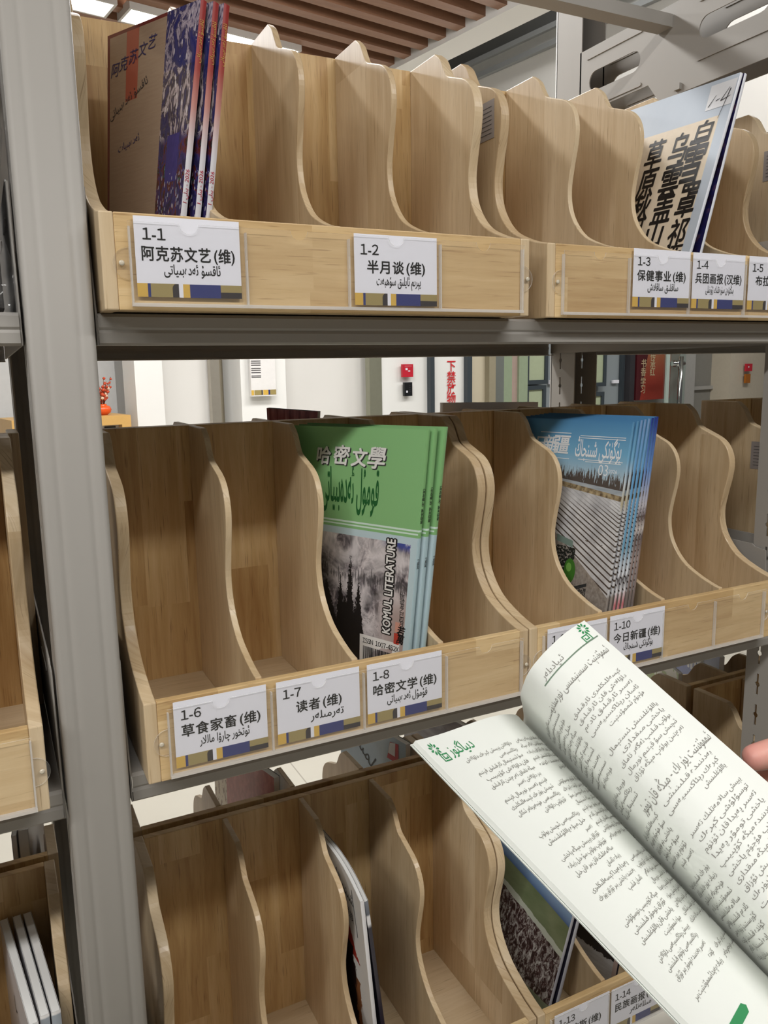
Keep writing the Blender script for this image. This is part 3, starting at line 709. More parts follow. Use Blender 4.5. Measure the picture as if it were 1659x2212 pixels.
# ------------------------------------------------------------------ magazines
def cover(name, fn, rough=.28, coat=.25):
    """printed front cover: s runs from the spine (0) to the fore edge (1), t from foot to head"""
    k = NB(name); u = k.sep(k.coord('UV')); return k.fin(fn(k, u[0], u[1]), rough, coat=coat)
def magazine(label, C, th, front, spine, group=None, texts=(), stexts=(), back=None, page=PAGE, bulge=0.0, gut=.0008):
    """C = spine foot, spine head, fore-edge foot, fore-edge head (front cover); the body lies on +X side"""
    SB, ST, FB, FT = [Vector(c) for c in C]
    n = ((FB - SB).cross(ST - SB) + (FT - ST).cross(ST - SB)).normalized()
    if n.x > 0: n = -n
    def Q(s, t, h=0.0):
        p = SB.lerp(FB, s).lerp(ST.lerp(FT, s), t)
        return p + n * (h + bulge * math.sin(math.pi * s) * t)
    Wc = ((FT - ST).length + (FB - SB).length) / 2; Hc = ((ST - SB).length + (FT - FB).length) / 2
    root = thing('magazine', label, 'magazine', SB, group)
    mb = MB()
    mb.grid(lambda u, v: Q(u, v), 14, 14, front, uvf=lambda u, v: (u, v), flip=True)
    mb.grid(lambda u, v: Q(u, v, -th), 14, 14, back or spine, uvf=lambda u, v: (u, v))
    mb.grid(lambda u, v: Q(-.004 * math.sin(math.pi * u), v, -th * u), 4, 14, spine, uvf=lambda u, v: (u, v))
    mb.grid(lambda u, v: Q(1, v, -.0003 * u), 1, 6, PAGE); mb.grid(lambda u, v: Q(u, 1, -.0003 * v), 14, 1, PAGE)
    mb.grid(lambda u, v: Q(1, v, -th + .0003 * u), 1, 6, PAGE); mb.grid(lambda u, v: Q(u, 1, -th + .0003 * v), 14, 1, PAGE)
    for g, s0, t0, m, h, ro in texts:
        c_, s_ = math.cos(ro), math.sin(ro)
        mb.text(g, lambda x, y: Q(s0 - (x * c_ - y * s_) / Wc, t0 + (x * s_ + y * c_) / Hc, h), m)
    for g, t0, m in stexts:                                # along the spine, reading upwards
        y0 = (g[2][2] + g[2][3]) / 2
        mb.text(g, lambda x, y: Q(-.0056, t0 + x / Hc, -th * .5 + (y - y0)), m)
    mb.build('cover', root, SB)
    pb = MB(); e = .0006; a, b = .006, .9985
    def R(s, t, h): return Q(a + (b - a) * s, .0015 + .996 * t, h)
    pb.grid(lambda u, v: R(u, v, -e), 10, 6, page, flip=True); pb.grid(lambda u, v: R(u, v, -th + e), 10, 6, page)
    pb.grid(lambda u, v: R(u, 1, -e - (th - 2 * e) * v), 10, 1, page); pb.grid(lambda u, v: R(u, 0, -e - (th - 2 * e) * v), 10, 1, page)
    pb.grid(lambda u, v: R(1, v, -e - (th - 2 * e) * u), 1, 6, page); pb.grid(lambda u, v: R(0, v, -e - (th - 2 * e) * u), 1, 6, page)
    pb.build('pages', root, SB)
    return root
def shape_geo(pts): return (pts, [tuple(range(len(pts)))], (min(p[0] for p in pts), max(p[0] for p in pts), min(p[1] for p in pts), max(p[1] for p in pts)))
def rect(w_, h_): return shape_geo([(0, 0), (w_, 0), (w_, h_), (0, h_)])
def ctext(g): 
    cx = (g[2][0] + g[2][1]) / 2; cy = (g[2][2] + g[2][3]) / 2
    return ([(x - cx, y - cy) for x, y in g[0]], g[1], (g[2][0] - cx, g[2][1] - cx, g[2][2] - cy, g[2][3] - cy))

# --- the three green literary magazines
def green(k, s, t):
    gcol = rgb(132, 182, 122)
    v = k.xyz(k.mul(s, 1.0), t)
    rock = k.noise(v, 9, 9, .68, 1.2); ridge = k.noise(k.xyz(k.mul(s, 5.0), k.mul(t, 3.0)), 1, 5, .6, .6)
    mist = k.step(k.noise(k.xyz(k.mul(s, 3.0), k.mul(t, 6.0), 4.0), 1, 4, .5, 1.0), .40, .62)
    base = k.ramp(rock, [(.36, rgb(24, 23, 27)), (.48, rgb(88, 82, 88)), (.57, rgb(176, 166, 168)), (.70, rgb(232, 226, 224))])
    base = k.mix(k.mul(mist, .78), base, rgb(224, 217, 218))
    base = k.mix(k.mul(k.step(s, .34, .10), k.step(t, .44, .30)), base, rgb(172, 152, 146))
    sky = k.mul(k.step(k.add(t, k.mul(k.sub(ridge, .5), .10)), .545, .575), k.step(s, .30, .14))
    base = k.mix(sky, base, rgb(66, 78, 148))
    base = k.mix(k.mul(sky, k.step(k.noise(v, 14, 4), .5, .62)), base, rgb(206, 206, 216))
    # a far line of small firs and the big dark trees on the slope
    far = k.gt(k.noise(k.xyz(k.mul(s, 90.0), k.mul(t, 8.0)), 1, 3), k.add(.46, k.mul(k.math('ABSOLUTE', k.sub(t, .425)), 5.0)))
    base = k.mix(k.mul(far, .7), base, rgb(60, 58, 62))
    jag = k.mul(k.sub(k.noise(k.xyz(k.mul(s, 60.0), k.mul(t, 70.0)), 1, 4, .7), .5), .085)
    for c, top, wd in ((.515, .515, .10), (.60, .44, .12), (.44, .415, .16), (.73, .40, .34), (.56, .35, .22)):
        dx = k.math('ABSOLUTE', k.add(k.sub(s, c), jag))
        lim = k.mul(k.math('MAXIMUM', k.sub(top, t), 0.0), wd * 1.6)
        base = k.mix(k.mul(k.lt(dx, k.math('MINIMUM', lim, wd * .55)), k.gt(t, .10)), base, rgb(26, 24, 26))
    base = k.mix(k.mul(k.step(k.add(s, k.mul(jag, 2.0)), .62, .80), k.step(t, .56, .46)), base, rgb(38, 34, 36))
    twig = k.gt(k.noise(k.xyz(k.mul(s, 46.0), k.mul(t, 60.0)), 1, 6, .75, 2.0), .60)
    base = k.mix(k.mul(twig, k.mul(k.band(s, .25, .62), k.lt(t, .30))), base, rgb(34, 30, 30))
    frame = k.mul(k.gt(s, .045), k.lt(t, .585))
    c = k.mix(frame, rgb(186, 206, 212), base)
    c = k.mix(k.gt(t, .612), c, gcol)
    c = k.mix(k.band(t, .622, .628), c, rgb(206, 226, 214)); return k.mix(k.band(t, .634, .641), c, rgb(206, 226, 214))
def gspine(k, s, t):
    c = k.mix(k.gt(t, .612), rgb(170, 194, 200), rgb(128, 176, 116)); return k.mix(k.band(t, .634, .641), c, rgb(206, 226, 214))
GCOV = cover('green_cover', green, .3, .15); GSP = cover('green_spine', gspine, .3, .15)
WHI = plain('white_print', 232, 230, 226, .4, .01); GDK = plain('dark_green_print', 26, 92, 44, .4); SEAL = plain('red_seal', 186, 62, 48, .5)
GTX = []
for ch, s0, t0, sz in (('哈', .745, .888, .023), ('密', .60, .893, .025), ('文', .465, .888, .023), ('學', .335, .890, .027)):
    g = ctext(heavy(tgeo(ch, sz, 0, .18), .0006)); gd = ctext(heavy(tgeo(ch, sz, 0, .18), .0010))
    GTX += [(gd, s0 - .006, t0 - .003, INK2, .0003, 0), (g, s0, t0, WHI, .0006, 0)]
g = ctext(tgeo(ug('قومۇل ئەدەبىياتى'), .046, .016)); kx = .088 / (g[2][1] - g[2][0])
GTX.append((([(x * kx, y * 1.25) for x, y in g[0]], g[1], 0), .535, .760, GDK, .0004, 0))
g = heavy(tgeo('KOMUL LITERATURE', .0165, .0), .0005, 6); kx = .112 / (g[2][1] - g[2][0]); g1 = ([(x * kx, y * 1.05) for x, y in g[0]], g[1], 0)
g2 = heavy(tgeo('KOMUL LITERATURE', .0165, .0), .0024, 14); g2 = ([(x * kx, y * 1.05) for x, y in g2[0]], g2[1], 0)
GTX += [(g2, .158, .235, INK, .0003, math.pi / 2), (g1, .158, .235, WHI, .0006, math.pi / 2)]
for i, ch in enumerate('山雨欲来乙巳四月'): GTX.append((ctext(tgeo(ch, .0072, .0, .1)), .078 - .001 * i, .405 - .0165 * i, INK, .0004, 0))
for i, ch in enumerate('若萬'): GTX.append((ctext(heavy(tgeo(ch, .012, 0, .2), .0003)), .068, .262 - .032 * i, INK, .0004, 0))
GTX += [(rect(.0085, .012), .118, .253, plain('pale_seal', 206, 150, 132, .5), .0003, 0), (rect(.0085, .013), .122, .208, SEAL, .0003, 0)]
GTX.append((rect(.066, .05), .405, .045, WHI, .0003, .035))
GTX.append((digits('ISSN 1007-452X', .0078, .006), .385, .175, INK, .0005, .035))
x = 0
random.seed(3)
for i in range(30):
    wd = random.choice((.0006, .0006, .0011, .0016)); GTX.append((rect(wd, .032), .375 - x / .197, .060 + x * .1, INK, .0005, .03)); x += wd + random.choice((.0006, .0011))
GST = [(tgeo('哈密文学（维吾尔文）', .0042, .02), .665, INK), (tgeo('2026-1', .0042, .02), .50, INK)]
for i, (dx0, dx1, lb) in enumerate(((0, 0, 'green literary magazine with snowy mountain cover, the foremost of three'), (.0105, .0105, 'green literary magazine second of three, mostly hidden behind the foremost'), (.0190, .0240, 'green literary magazine third of three, beside the double box wall'))):
    fx = (0, .0090, .0200)[i]
    magazine(lb, ((.2993 + dx0, .030 + .001 * i, -.0170), (.3324 + dx1, .030 + .001 * i, .2935 + .001 * i), (.2470 + fx, .215, -.0170), (.2390 + fx, .200, .2935 + .001 * i)), .0062, GCOV, GSP, 'green magazines in the middle box', GTX if i == 0 else GTX[11:22], GST)

# --- the blue pictorial magazines
def blue(k, s, t):
    sky = k.ramp(t, [(.74, rgb(186, 204, 214)), (.86, rgb(118, 174, 208)), (1.0, rgb(80, 136, 182))])
    tt = k.add(t, k.mul(s, -.05))
    tree = k.mul(k.band(tt, .700, .80), k.gt(k.noise(k.xyz(k.mul(s, 70.0), k.mul(t, 10.0)), 1, 5, .7), k.add(.36, k.mul(k.sub(tt, .715), 3.6))))
    c = k.mix(tree, sky, rgb(84, 76, 72))
    water = k.ramp(k.noise(k.xyz(k.mul(s, 4.0), k.mul(t, 50.0)), 1, 3), [(.3, rgb(150, 160, 170)), (.7, rgb(186, 192, 196))])
    c = k.mix(k.lt(tt, .712), c, water)
    bank = k.ramp(k.noise(k.xyz(k.mul(s, 30.0), k.mul(t, 40.0)), 1, 4), [(.35, rgb(96, 80, 62)), (.65, rgb(186, 168, 132))])
    tb = k.add(t, k.mul(s, -.07)); c = k.mix(k.lt(tb, .690), c, bank)
    # ploughed field under white film, its furrows bending as they near
    fld = k.ramp(k.noise(k.xyz(k.mul(s, 8.0), k.mul(t, 12.0)), 1, 4), [(.3, rgb(176, 176, 180)), (.7, rgb(224, 224, 226))])
    d = k.math('MAXIMUM', k.sub(.69, k.sub(t, k.mul(s, .30))), .012)
    q = k.math('POWER', d, .62)
    fr_ = k.math('FRACT', k.add(k.mul(q, 40.0), k.mul(k.mul(s, s), 1.6)))
    fur = k.lt(fr_, .27)
    far = k.step(t, .60, .67)
    fld = k.mix(k.mul(fur, k.sub(1.0, k.mul(far, .8))), fld, rgb(78, 68, 62))
    dots = k.mul(k.gt(k.noise(k.xyz(k.mul(s, 40.0), k.mul(t, 90.0)), 1, 1), .66), k.lt(k.math('ABSOLUTE', k.sub(t, k.add(.46, k.mul(s, .10)))), .006))
    fld = k.mix(dots, fld, rgb(80, 66, 56))
    c = k.mix(k.lt(tb, .668), c, fld)
    soil = k.ramp(k.noise(k.xyz(k.mul(s, 40.0), k.mul(t, 50.0)), 1, 4), [(.3, rgb(128, 118, 110)), (.7, rgb(164, 156, 148))])
    c = k.mix(k.lt(t, k.add(.262, k.mul(s, .42))), c, soil)
    # green tractor
    def ell(cs, ct, rs, rt_): 
        a = k.math('DIVIDE', k.sub(s, cs), rs); b = k.math('DIVIDE', k.sub(t, ct), rt_); return k.lt(k.add(k.mul(a, a), k.mul(b, b)), 1.0)
    nz = k.noise(k.xyz(k.mul(s, 60.0), k.mul(t, 80.0)), 1, 4)
    c = k.mix(k.mul(k.band(s, .34, .60), k.mul(k.band(t, .30, .44), k.gt(nz, .45))), c, rgb(36, 40, 38))
    c = k.mix(ell(.45, .27, .085, .070), c, rgb(34, 34, 34)); c = k.mix(ell(.45, .27, .035, .03), c, rgb(196, 178, 50))
    c = k.mix(ell(.58, .36, .05, .06), c, rgb(34, 34, 34)); c = k.mix(ell(.575, .36, .02, .025), c, rgb(176, 156, 50))
    c = k.mix(ell(.375, .335, .055, .055), c, rgb(66, 120, 44)); c = k.mix(ell(.385, .35, .025, .02), c, rgb(120, 170, 80))
    c = k.mix(k.mul(k.band(s, .37, .53), k.band(k.add(t, k.mul(s, -.12)), .395, .425)), c, rgb(120, 140, 132))
    c = k.mix(k.mul(k.band(s, .20, .33), k.band(k.add(t, k.mul(s, .25)), .335, .35)), c, rgb(52, 54, 56))
    return k.mix(k.mul(k.band(s, .20, .29), k.mul(k.band(t, .225, .275), k.gt(nz, .48))), c, rgb(66, 64, 62))
def bsp(stops): return lambda k, s, t: k.ramp(k.add(t, k.mul(k.sub(k.noise(k.xyz(k.mul(s, 3.0), k.mul(t, 40.0)), 1, 2), .5), .05)), [(p, rgb(*c)) for p, c in stops])
BCOV = cover('blue_field_cover', blue, .22, .35)
def fieldspine(k, s, t):
    c = k.ramp(t, [(.26, rgb(150, 142, 134)), (.28, rgb(200, 200, 202)), (.62, rgb(190, 190, 190)), (.66, rgb(180, 170, 140)), (.74, rgb(196, 204, 208)), (.84, rgb(120, 172, 204)), (1, rgb(86, 138, 176))])
    f = k.math('FRACT', k.mul(k.math('POWER', k.math('MAXIMUM', k.sub(.69, t), .01), .62), 40.0))
    return k.mix(k.mul(k.lt(f, .32), k.band(t, .29, .62)), c, rgb(80, 70, 62))
S1 = cover('field_spine', fieldspine, .25, .3)
S2 = cover('red_white_spine', bsp([(.0, (150, 30, 30)), (.10, (150, 32, 32)), (.15, (222, 190, 200)), (.22, (206, 120, 124)), (.28, (226, 226, 228)), (.33, (60, 52, 54)), (.35, (226, 228, 232)), (.46, (112, 160, 186)), (.8, (104, 160, 206)), (1, (120, 150, 190))]), .25, .3)
S3 = cover('stone_spine', bsp([(.0, (96, 96, 104)), (.18, (120, 110, 106)), (.40, (150, 132, 126)), (.50, (96, 82, 78)), (.53, (206, 196, 190)), (.58, (84, 66, 62)), (.63, (186, 180, 186)), (.78, (100, 140, 196)), (1, (34, 48, 128))]), .25, .3)
WPR = plain('white_gloss_print', 236, 238, 240, .35, .0)
BTX = []
for ch, s0, sz in (('今', .845, .026), ('日', .755, .021), ('新', .66, .026), ('疆', .565, .028)): BTX.append((ctext(heavy(tgeo(ch, sz, 0, .12), .0005)), s0, .888, WPR, .0004, 0))
g = ctext(tgeo(ug('بۈگۈنكى شىنجاڭ'), .050, .012)); kx = .070 / (g[2][1] - g[2][0]); BTX.append((([(x * kx, y * .62) for x, y in g[0]], g[1], 0), .245, .874, WPR, .0004, 0))
for s0, t0, wd in ((.405, .921, .068), (.405, .930, .068), (.405, .828, .068), (.34, .820, .054), (.76, .938, .050), (.76, .826, .05)): BTX.append((rect(wd, .0009), s0, t0, WPR, .0004, 0))
g = tgeo('03', .021, -.008); BTX.append((([(x * .8, y) for x, y in g[0]], g[1], 0), .225, .768, WPR, .0004, 0)); BTX.append((tgeo('2026', .0065, 0), .135, .782, WPR, .0004, 0))
xs_b = [.5855, .5935, .6015, .6095, .6178, .6255, .6330, .6400]; xs_t = [.6312, .6395, .6470, .6545, .6620, .6690, .6750, .6800]
names = ['foremost of the fan, whole field cover showing', 'second of the fan with a field spine', 'third of the fan with a red and white spine', 'fourth of the fan with a red and white spine', 'fifth of the fan with a red and white spine',
         'sixth of the fan with a brown stone spine', 'seventh of the fan with a brown stone spine', 'last of the fan beside the empty compartment']
for i in range(8):
    fx = .5775 + .0068 * i
    magazine('blue pictorial magazine, ' + names[i], ((xs_b[i], .030 + .0012 * i, -.0170), (xs_t[i], .030 + .0012 * i, .2885 + .0006 * i), (fx, .215, -.0170), (fx + .0012 * i, .200, .2885 + .0006 * i)), .0048, BCOV, (S1, S1, S2, S2, S2, S3, S3, S3)[i], 'blue magazines fanned in the middle box', BTX if i == 0 else ())

# --- three magazines with red and white spines, upper box
def aksu(k, s, t):
    paper = k.mix(k.noise(k.xyz(k.mul(s, 2.0), k.mul(t, 40.0)), 3, 3), rgb(150, 126, 106), rgb(168, 146, 124))
    c = k.mix(k.mul(k.band(s, .635, .775), k.gt(t, .75)), paper, rgb(166, 84, 66))
    c = k.mix(k.math('MAXIMUM', k.gt(s, .972), k.gt(t, .988)), c, rgb(112, 52, 48))
    st = k.xyz(k.mul(s, 9.0), k.mul(t, 7.0))
    n1 = k.noise(st, 1, 6, .62, 2.2); vv = k.voronoi(k.xyz(k.mul(s, 26.0), k.mul(t, 17.0)), 1.0)
    art = k.ramp(n1, [(.34, rgb(34, 34, 84)), (.44, rgb(66, 62, 96)), (.50, rgb(58, 50, 54)), (.56, rgb(196, 180, 182)), (.64, rgb(110, 98, 104)), (.72, rgb(40, 36, 40))])
    art = k.mix(k.mul(k.lt(vv[0], .20), k.gt(n1, .44)), art, rgb(206, 196, 196))
    low = k.ramp(k.noise(k.xyz(k.mul(s, 12.0), k.mul(t, 9.0), 5.0), 1, 5, .6, 1.5), [(.38, rgb(38, 34, 66)), (.5, rgb(58, 52, 104)), (.56, rgb(96, 42, 34)), (.62, rgb(32, 28, 34)), (.7, rgb(90, 126, 128))])
    art = k.mix(k.step(t, .60, .55), art, low)
    art = k.mix(k.mul(k.band(s, .10, .24), k.band(t, .42, .58)), art, k.mix(k.noise(st, 4, 3), rgb(44, 40, 100), rgb(70, 62, 134)))
    spk = k.lt(k.voronoi(k.xyz(k.mul(s, 60.0), k.mul(t, 34.0)), 1.0)[0], .28)
    art = k.mix(k.mul(spk, k.lt(t, .45)), art, rgb(170, 168, 178)); art = k.mix(k.mul(k.gt(t, .80), .30), art, rgb(48, 54, 120))
    return k.mix(k.lt(s, .335), c, art)
def aksp(k, s, t): return k.ramp(t, [(.0, rgb(226, 226, 230)), (.50, rgb(222, 220, 224)), (.66, rgb(196, 140, 130)), (.78, rgb(164, 74, 66)), (1, rgb(146, 42, 40))])
ACOV = cover('painted_cover', aksu, .16, .5); ASP = cover('red_white_spine_print', aksp, .35, .1)
ADARK = plain('dark_back_cover', 34, 32, 44, .3)
CALL = plain('blue_black_ink', 48, 44, 92, .5); GOLDT = plain('gold_lettering', 206, 166, 84, .4); REDT = plain('crimson_lettering', 190, 36, 66, .5)
ATX = []
for ch, s0, t0 in (('阿', .90, .872), ('克', .80, .884), ('苏', .69, .896), ('文', .585, .908), ('艺', .475, .922)): ATX.append((ctext(tgeo(ch, .0145, .0, .25)), s0, t0, CALL, .0004, 0))
g = ctext(tgeo(ug('ئاقسۇ ئەدەبىياتى'), .0105, .0)); ATX.append((g, .74, .755, INK2, .0004, .35)); ATX.append((ctext(tgeo(ug('ئەدەبىيات'), .010, 0)), .72, .60, CALL, .0003, .15))
AST = [(tgeo(ug('ئاقسۇ ئەدەبىياتى'), .0058, .0), .80, GOLDT), (tgeo('1 ' + ug('يىلى') + ' - 2026', .0060, .0), .335, REDT)]
for i, (bx, tx, lb) in enumerate(((.0705, .1132, 'red and white spined magazine nearest the box end, painted cover turned to view'), (.0850, .1248, 'red and white spined magazine between the other two in the upper box'), (.0958, .1350, 'red and white spined magazine third from the box end in the upper box'))):
    fx = (0, .010, .021)[i]
    magazine(lb, ((bx, .060, .4262), (tx, .060, .7000), (.0300 + fx, .200, .4262), (.0470 + fx, .180, .7000)), .0066, ACOV, ASP, 'red and white spined magazines in the upper box', ATX if i == 0 else (), AST, back=ADARK)

# --- calligraphy covers, upper right box
def calli(k, s, t):
    c = k.mix(k.noise(k.xyz(s, t), 4, 3), rgb(178, 190, 204), rgb(196, 206, 218))
    return k.mix(k.mul(k.gt(s, .075), k.lt(t, .835)), c, k.mix(k.noise(k.xyz(s, t), 30, 4), rgb(218, 202, 178), rgb(230, 216, 194)))
KCOV = cover('calligraphy_cover', calli, .55, .0); KSP = cover('pale_spine', lambda k, s, t: k.ramp(t, [(0, rgb(214, 218, 226)), (1, rgb(224, 226, 232))]), .3, .3)
def dark2(k, s, t): return k.ramp(k.noise(k.xyz(k.mul(s, 6.0), k.mul(t, 9.0)), 1, 5), [(.35, rgb(40, 26, 34)), (.55, rgb(34, 34, 84)), (.7, rgb(120, 84, 92))])
KDK = cover('dark_photo_cover', dark2, .25, .3)
KTX = []
for ch, s0, t0, w_, h_ in (('白', .165, .785, .030, .034), ('雪', .185, .655, .040, .078), ('罩', .150, .485, .036, .060), ('祁', .150, .345, .036, .050), ('连', .15, .25, .036, .04),
                           ('乌', .350, .735, .034, .055), ('雲', .350, .590, .040, .060), ('盖', .352, .475, .040, .056), ('山', .370, .355, .036, .046),
                           ('草', .560, .740, .036, .052), ('原', .565, .605, .038, .054), ('秋', .565, .495, .038, .050), ('月', .57, .39, .03, .046)):
    g = ctext(heavy(tgeo(ch, .04, 0, .06), .0009)); kx, ky = w_ * .86 / (g[2][1] - g[2][0]), h_ * .80 / (g[2][3] - g[2][2])
    KTX.append((([(x * kx, y * ky) for x, y in g[0]], g[1], 0), s0, t0, INK, .0004, 0))
KTX.append((rect(.038, .034), .205, .872, plain('white_sticker', 224, 226, 230, .5), .0003, 0))
pen = []
def stroke(a, b, wd=.0008):
    d = Vector((b[0] - a[0], b[1] - a[1])); n_ = Vector((-d.y, d.x)).normalized() * wd
    return shape_geo([(a[0] + n_.x, a[1] + n_.y), (a[0] - n_.x, a[1] - n_.y), (b[0] - n_.x * .4, b[1] - n_.y * .4), (b[0] + n_.x * .4, b[1] + n_.y * .4)])
for a, b in (((0, 0), (.008, .014)), ((.0095, .006), (.015, .008)), ((.017, .004), (.026, .020)), ((.017, .004), (.030, .008)), ((.028, .018), (.020, -.020))): pen.append((stroke(a, b), .185, .885, INK2, .0006, 0))
magazine('light blue calligraphy magazine with a handwritten sticker at its head', ((.7068, .045, .4262), (.8078, .045, .7265), (.7075, .235, .4262), (.7860, .235, .7265)), .0050, KCOV, KSP, 'calligraphy magazines in the upper box', KTX + pen, back=KDK)
magazine('pale magazine with dark photo cover leaning behind the calligraphy magazine', ((.7300, .046, .4262), (.8165, .046, .7270), (.7180, .235, .4262), (.7930, .235, .7270)), .0050, KDK, KSP, 'calligraphy magazines in the upper box')

# --- lower boxes
def whitered(k, s, t):
    nz = k.noise(k.xyz(k.mul(s, 8.0), k.mul(t, 6.0)), 1, 6, .7, 1.0)
    c = k.mix(nz, rgb(224, 222, 218), rgb(236, 234, 230))
    c = k.mix(k.mul(k.gt(k.add(s, k.mul(k.sub(nz, .5), .12)), k.add(.17, k.mul(k.sub(t, .59), 1.2))), k.band(t, .585, .80)), c, rgb(168, 54, 44))
    c = k.mix(k.mul(k.gt(k.add(s, k.mul(k.sub(nz, .5), .2)), .27), k.lt(t, .63)), c, rgb(44, 28, 26)); return k.mix(k.mul(k.band(k.add(s, k.mul(k.sub(nz, .5), .2)), .20, .27), k.lt(t, .48)), c, rgb(150, 96, 60))
WCOV = cover('white_portrait_cover', whitered); WSP = plain('white_spine', 224, 222, 222, .35)
WTX = [(ctext(tgeo(ug('شىنجاڭ'), .022, .004)), .40, .90, INK2, .0004, 0), (ctext(tgeo('民族', .014, 0)), .30, .80, INK2, .0004, 0), (rect(.002, .06), .16, .74, INK2, .0004, .2)]
magazine('white magazine with a red and black portrait in the lower box', ((.2690, .050, -.5325), (.2479, .050, -.2640), (.2590, .225, -.5325), (.2555, .225, -.2640)), .0050, WCOV, WSP, 'white magazines in the lower box', WTX, bulge=-.006)
DSP = cover('dark_spine', lambda k, s, t: k.ramp(t, [(0, rgb(36, 32, 46)), (.86, rgb(44, 40, 52)), (.88, rgb(224, 222, 222)), (.92, rgb(224, 222, 222)), (.93, rgb(90, 94, 104)), (1, rgb(120, 124, 132))]), .3)
magazine('dark spined magazine standing behind the white portrait magazine', ((.2830, .052, -.5325), (.2542, .052, -.2675), (.2690, .228, -.5325), (.2625, .228, -.2675)), .0050, ADARK, DSP, 'white magazines in the lower box', bulge=-.006)
def steppe(k, s, t):
    nz = k.noise(k.xyz(k.mul(s, 30.0), k.mul(t, 22.0)), 1, 7, .75, 1.2); n2 = k.noise(k.xyz(k.mul(s, 4.0), k.mul(t, 12.0)), 1, 4)
    lev = k.sub(t, k.mul(s, .21)); wob = k.mul(k.sub(n2, .5), .05)
    c = k.ramp(lev, [(.485, rgb(70, 92, 128)), (.53, rgb(120, 146, 176)), (.60, rgb(150, 156, 170)), (.78, rgb(84, 90, 104))])  # sky and grass toned down, painting shade into the print
    grass = k.mix(n2, rgb(78, 92, 60), rgb(120, 128, 98)); c = k.mix(k.lt(lev, .485), c, grass)
    c = k.mix(k.lt(k.add(k.sub(t, k.mul(s, .24)), wob), .365), c, rgb(170, 174, 160))
    herd = k.ramp(nz, [(.40, rgb(36, 24, 26)), (.48, rgb(66, 42, 42)), (.55, rgb(140, 134, 130)), (.66, rgb(190, 188, 182))])
    c = k.mix(k.lt(k.add(k.sub(t, k.mul(s, .24)), wob), .335), c, herd)
    foot = k.mix(k.noise(k.xyz(k.mul(s, 8.0), k.mul(t, 14.0)), 1, 4), rgb(86, 96, 72), rgb(150, 160, 138))
    return k.mix(k.lt(k.add(t, wob), .115), c, foot)
PCOV = cover('steppe_cover', steppe, .2, .35); PSP = plain('silver_spine', 176, 176, 182, .3)
magazine('magazine with a steppe landscape cover beside the double wall, lower box', ((.5066, .030, -.5325), (.5940, .030, -.2455), (.4870, .215, -.5325), (.5350, .215, -.2455)), .0068, PCOV, PSP, 'steppe magazines in the lower box')
magazine('silver spined magazine leaning behind the steppe landscape magazine', ((.5195, .030, -.5325), (.6025, .030, -.2455), (.5050, .215, -.5325), (.5520, .215, -.2455)), .0075, ADARK, PSP, 'steppe magazines in the lower box')
def crowd(k, s, t):
    nz = k.noise(k.xyz(k.mul(s, 20.0), k.mul(t, 12.0)), 1, 5, .6)
    snow = k.mix(k.noise(k.xyz(k.mul(s, 6.0), k.mul(t, 60.0)), 1, 4), rgb(120, 118, 116), rgb(170, 168, 166))
    tt = k.add(t, k.mul(s, -.05)); c = k.mix(k.gt(k.add(tt, k.mul(k.sub(nz, .5), .06)), .145), snow, rgb(30, 27, 29))
    c = k.mix(k.mul(k.gt(tt, .26), k.gt(nz, .60)), c, rgb(120, 34, 40)); c = k.mix(k.lt(t, k.add(.03, k.mul(s, .06))), c, rgb(46, 44, 48)); return k.mix(k.lt(s, .035), c, rgb(150, 132, 124))
CCOV = cover('winter_crowd_cover', crowd, .25, .3)
magazine('dark magazine with people on snow, beside the held open magazine', ((.6350, .034, -.5325), (.6900, .034, -.2440), (.5960, .222, -.5325), (.6050, .222, -.2440)), .006, CCOV, ADARK)
# white magazines in the lower box left of the upright
GYS = cover('grey_white_spine', lambda k, s, t: k.ramp(t, [(0, rgb(140, 150, 160)), (.985, rgb(150, 158, 166)), (.99, rgb(232, 230, 228)), (1, rgb(232, 230, 228))]), .3)
WC2 = cover('white_plain_cover', lambda k, s, t: k.mix(k.noise(k.xyz(k.mul(s, 3.0), t), 4, 3), rgb(206, 204, 208), rgb(222, 220, 222)), .3, .3)
for i, (x0, y0, x1, lb) in enumerate(((-.1150, .044, -.1380, 'white magazine with a small black mark on its cover, leftmost of three'), (-.1045, .050, -.1240, 'white magazine between the other two left of the grey upright'), (-.0940, .050, -.1125, 'white magazine closest to the grey upright in the lower left box'))):
    magazine(lb, ((x0 + .001, y0, -.5325), (x0, y0, -.2700), (x1 + .002, .225, -.5325), (x1, .225, -.2700)), .0088, WC2, GYS if i else WSP, 'white magazines left of the upright', [(ctext(tgeo('し', .02, .02)), .55, .80, INK2, .0004, 0)] if i == 0 else (), page=PAGE)

# --- magazines standing in the rear boxes
RCOV = cover('red_cover', lambda k, s, t: k.mix(k.lt(s, .22), k.mix(k.step(k.noise(k.xyz(s, t), 20, 4), .45, .6), rgb(176, 72, 66), rgb(192, 92, 84)), k.mix(k.gt(k.noise(k.xyz(k.mul(s, 30.0), k.mul(t, 20.0)), 1, 4), .56), rgb(226, 216, 196), rgb(150, 120, 90))), .3)
magazine('red magazine with a cream flowered strip, leaning in the rear lower box', ((.180, .470, -.5325), (.183, .470, -.216), (.222, .290, -.5325), (.225, .290, -.216)), .010, RCOV, ADARK)
def sky2(k, s, t):
    c = k.mix(k.noise(k.xyz(s, t), 5, 3), rgb(150, 178, 206), rgb(184, 204, 222)); return c
SCOV = cover('pale_blue_cover', sky2, .3)
tri_ = shape_geo([(0, 0), (.030, 0), (.022, .030), (.0, .034)]); tri2 = shape_geo([(.005, .005), (.023, .005), (.018, .024), (.004, .028)])
